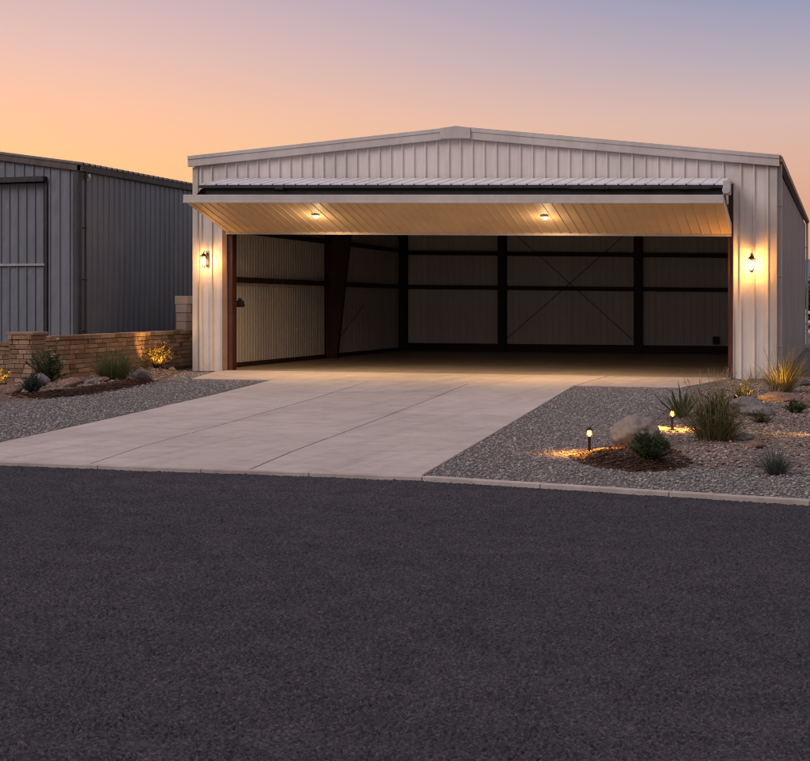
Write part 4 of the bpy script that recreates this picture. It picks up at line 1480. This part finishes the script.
# ------------------------------------------------------------------ distance
fence = thing('rail_fence', 'white three rail fence far behind the right hangar side', 'fence', (14.6, 34, 0))
b = MB()
for z in (0.45, 0.9, 1.34):
    b.box((0, -0.025, z), (46, 0.025, z + 0.13))
b.build('rails', M['white_paint'], fence)
for i in range(18):
    b = MB()
    b.box((i * 2.6, 0.028, -0.1), (i * 2.6 + 0.13, 0.15, 1.55))
    b.build('post', M['white_paint'], fence)

hm = MB()
vs, fs = [], []
na, nr = 160, 7
for i in range(na + 1):
    az = R(-75 + 150 * i / na)
    for j in range(nr + 1):
        rr = 700 + 90 * j
        prof = math.sin(math.pi * min(j / nr * 1.02, 1)) ** 1.1
        h = 34 + 16 * noise.noise(Vector((az * 5, 0.3, 0))) + 8 * noise.noise(Vector((az * 17, 1.3, 0))) + 3 * noise.noise(Vector((az * 50, j * 0.7, 0)))
        vs.append((16 + rr * math.sin(az), -33 + rr * math.cos(az), -1 + h * prof))
for i in range(na):
    for j in range(nr):
        a = i * (nr + 1) + j
        fs.append((a, a + 1, a + nr + 2, a + nr + 1))
hm.add(vs, fs)
o = hm.build('hills', M['hill'], smooth=True)
o['kind'] = 'structure'
for p in o.data.polygons:
    if p.normal.z < 0:
        o.data.flip_normals()
        break


def tree(label, x, y, h, r, seed):
    rs = random.Random(seed)
    t = thing('tree', label, 'tree', (x, y, -0.03), 0, 'dark trees beyond the rail fence')
    tr, cr = MB(), MB()
    tr.tube([(0, 0, 0), (0.05, 0.02, h * 0.3), (0.0, 0.08, h * 0.75)], [0.16, 0.12, 0.03], 8)
    for k in range(26):
        a = rs.uniform(0, 6.28)
        c = Vector((math.cos(a) * r * rs.uniform(0.1, 0.8), math.sin(a) * r * rs.uniform(0.1, 0.8), h * rs.uniform(0.3, 0.92)))
        tr.tube([(0, 0, h * rs.uniform(0.15, 0.5)), c], [0.05, 0.01], 5)
        tn = rs.random()
        for q in range(130):
            d = Vector((rs.gauss(0, 1), rs.gauss(0, 1), rs.gauss(0, 0.8)))
            p = c + d * 0.33
            leaf(cr, p, d, rs.uniform(0.12, 0.24), 0.1, min(max(tn + rs.gauss(0, 0.2), 0), 1))
    tr.build('trunk', M['stem'], t)
    cr.build('crown', M['tree_leaf'], t, tinted=True)
    return t


tree('broad dark tree beyond the fence at the right frame edge', 17.0, 46, 3.3, 2.1, 1)
tree('shorter dark tree close to the hangar rear corner beyond the fence', 14.2, 52, 3.0, 1.9, 2)

# ------------------------------------------------------------------ sky, fill sun, camera
world = bpy.data.worlds.new('World')
scn.world = world
world.use_nodes = True
t = world.node_tree
t.nodes.clear()
wo = t.nodes.new('ShaderNodeOutputWorld')
bg1 = N(t, 'Background')
bg2 = N(t, 'Background')
add = N(t, 'AddShader')
sky = t.nodes.new('ShaderNodeTexSky')
sky.sky_type = 'NISHITA'
sky.sun_disc = False
SUN_EL, SUN_AZ = R(2.0), R(-38)      # afterglow side: low, behind the slate building
sky.sun_elevation = SUN_EL
sky.sun_rotation = SUN_AZ
sky.dust_density = 3.0
t.links.new(sky.outputs[0], bg1.inputs[0])
bg1.inputs[1].default_value = 0.005
tc = N(t, 'TexCoord')
nv = N(t, 'VectorMath', operation='NORMALIZE')
t.links.new(tc.outputs['Generated'], nv.inputs[0])
sx = N(t, 'SeparateXYZ')
t.links.new(nv.outputs[0], sx.inputs[0])
ca, sa = math.cos(R(17.65)), math.sin(R(17.65))


def dotv(v):
    n = N(t, 'VectorMath', operation='DOT_PRODUCT')
    t.links.new(nv.outputs[0], n.inputs[0])
    n.inputs[1].default_value = v
    return n.outputs['Value']


def mrange(s, a, b, smooth=True):
    n = N(t, 'MapRange')
    n.interpolation_type = 'SMOOTHSTEP' if smooth else 'LINEAR'
    t.links.new(s, n.inputs[0])
    n.inputs[1].default_value = a
    n.inputs[2].default_value = b
    return n.outputs[0]


def el(d):
    return math.sin(R(d))


side = mrange(dotv((ca, sa, 0)), -0.34, 0.36)
warm = ramp(t, sx.outputs[2], [(0, (1.0, 0.50, 0.20)), (el(4.2), (1.0, 0.555, 0.235)), (el(6.0), (1.0, 0.56, 0.28)), (el(8), (0.95, 0.535, 0.36)), (el(10.2), (0.79, 0.51, 0.45)), (el(13.5), (0.58, 0.44, 0.495)), (el(25), (0.50, 0.46, 0.60)), (1, (0.60, 0.52, 0.60))])
cool = ramp(t, sx.outputs[2], [(0, (0.70, 0.34, 0.24)), (el(3.5), (0.72, 0.36, 0.25)), (el(5.5), (0.72, 0.43, 0.33)), (el(7.5), (0.66, 0.465, 0.425)), (el(9.5), (0.47, 0.405, 0.465)), (el(12.5), (0.265, 0.305, 0.475)), (el(25), (0.32, 0.34, 0.52)), (1, (0.60, 0.52, 0.60))])
front = mixc(t, warm, cool, side)
back = ramp(t, sx.outputs[2], [(0, (0.34, 0.27, 0.30)), (el(12), (0.48, 0.385, 0.43)), (el(30), (0.70, 0.595, 0.615)), (el(55), (0.72, 0.615, 0.66)), (1, (0.60, 0.52, 0.60))])
full = mixc(t, back, front, mrange(dotv((-sa, ca, 0)), -0.15, 0.55))
t.links.new(full, bg2.inputs[0])
bg2.inputs[1].default_value = 1.0
t.links.new(bg1.outputs[0], add.inputs[0])
t.links.new(bg2.outputs[0], add.inputs[1])
t.links.new(add.outputs[0], wo.inputs[0])

sun = light('fill_sun', 'SUN', None, (0, -20, 30), 1.3, col=(1.0, 0.88, 0.84), angle=R(28))  # added soft fill from behind-left of the camera, not the setting sun
sun.rotation_euler = (R(57), 0, R(-48))

cam = bpy.data.cameras.new('camera')
cam.sensor_fit = 'HORIZONTAL'
cam.sensor_width = 36
cam.lens = 36 * 1383 / 810
cam.shift_y = -74.5 / 810
cam.clip_end = 5000
co = bpy.data.objects.new('camera', cam)
COL.objects.link(co)
co.location = (16.45, -33.28, 1.7)
co.rotation_euler = (R(90), 0, R(17.65))
scn.camera = co

vs_ = scn.view_settings
vs_.view_transform = 'Standard'
vs_.look = 'None'
vs_.exposure = 0
vs_.gamma = 1
vs_.use_curve_mapping = False
scn.cycles.filter_width = 1.15
scn.cycles.max_bounces = 8
scn.cycles.diffuse_bounces = 4
scn.cycles.transparent_max_bounces = 12
scn.cycles.sample_clamp_indirect = 4
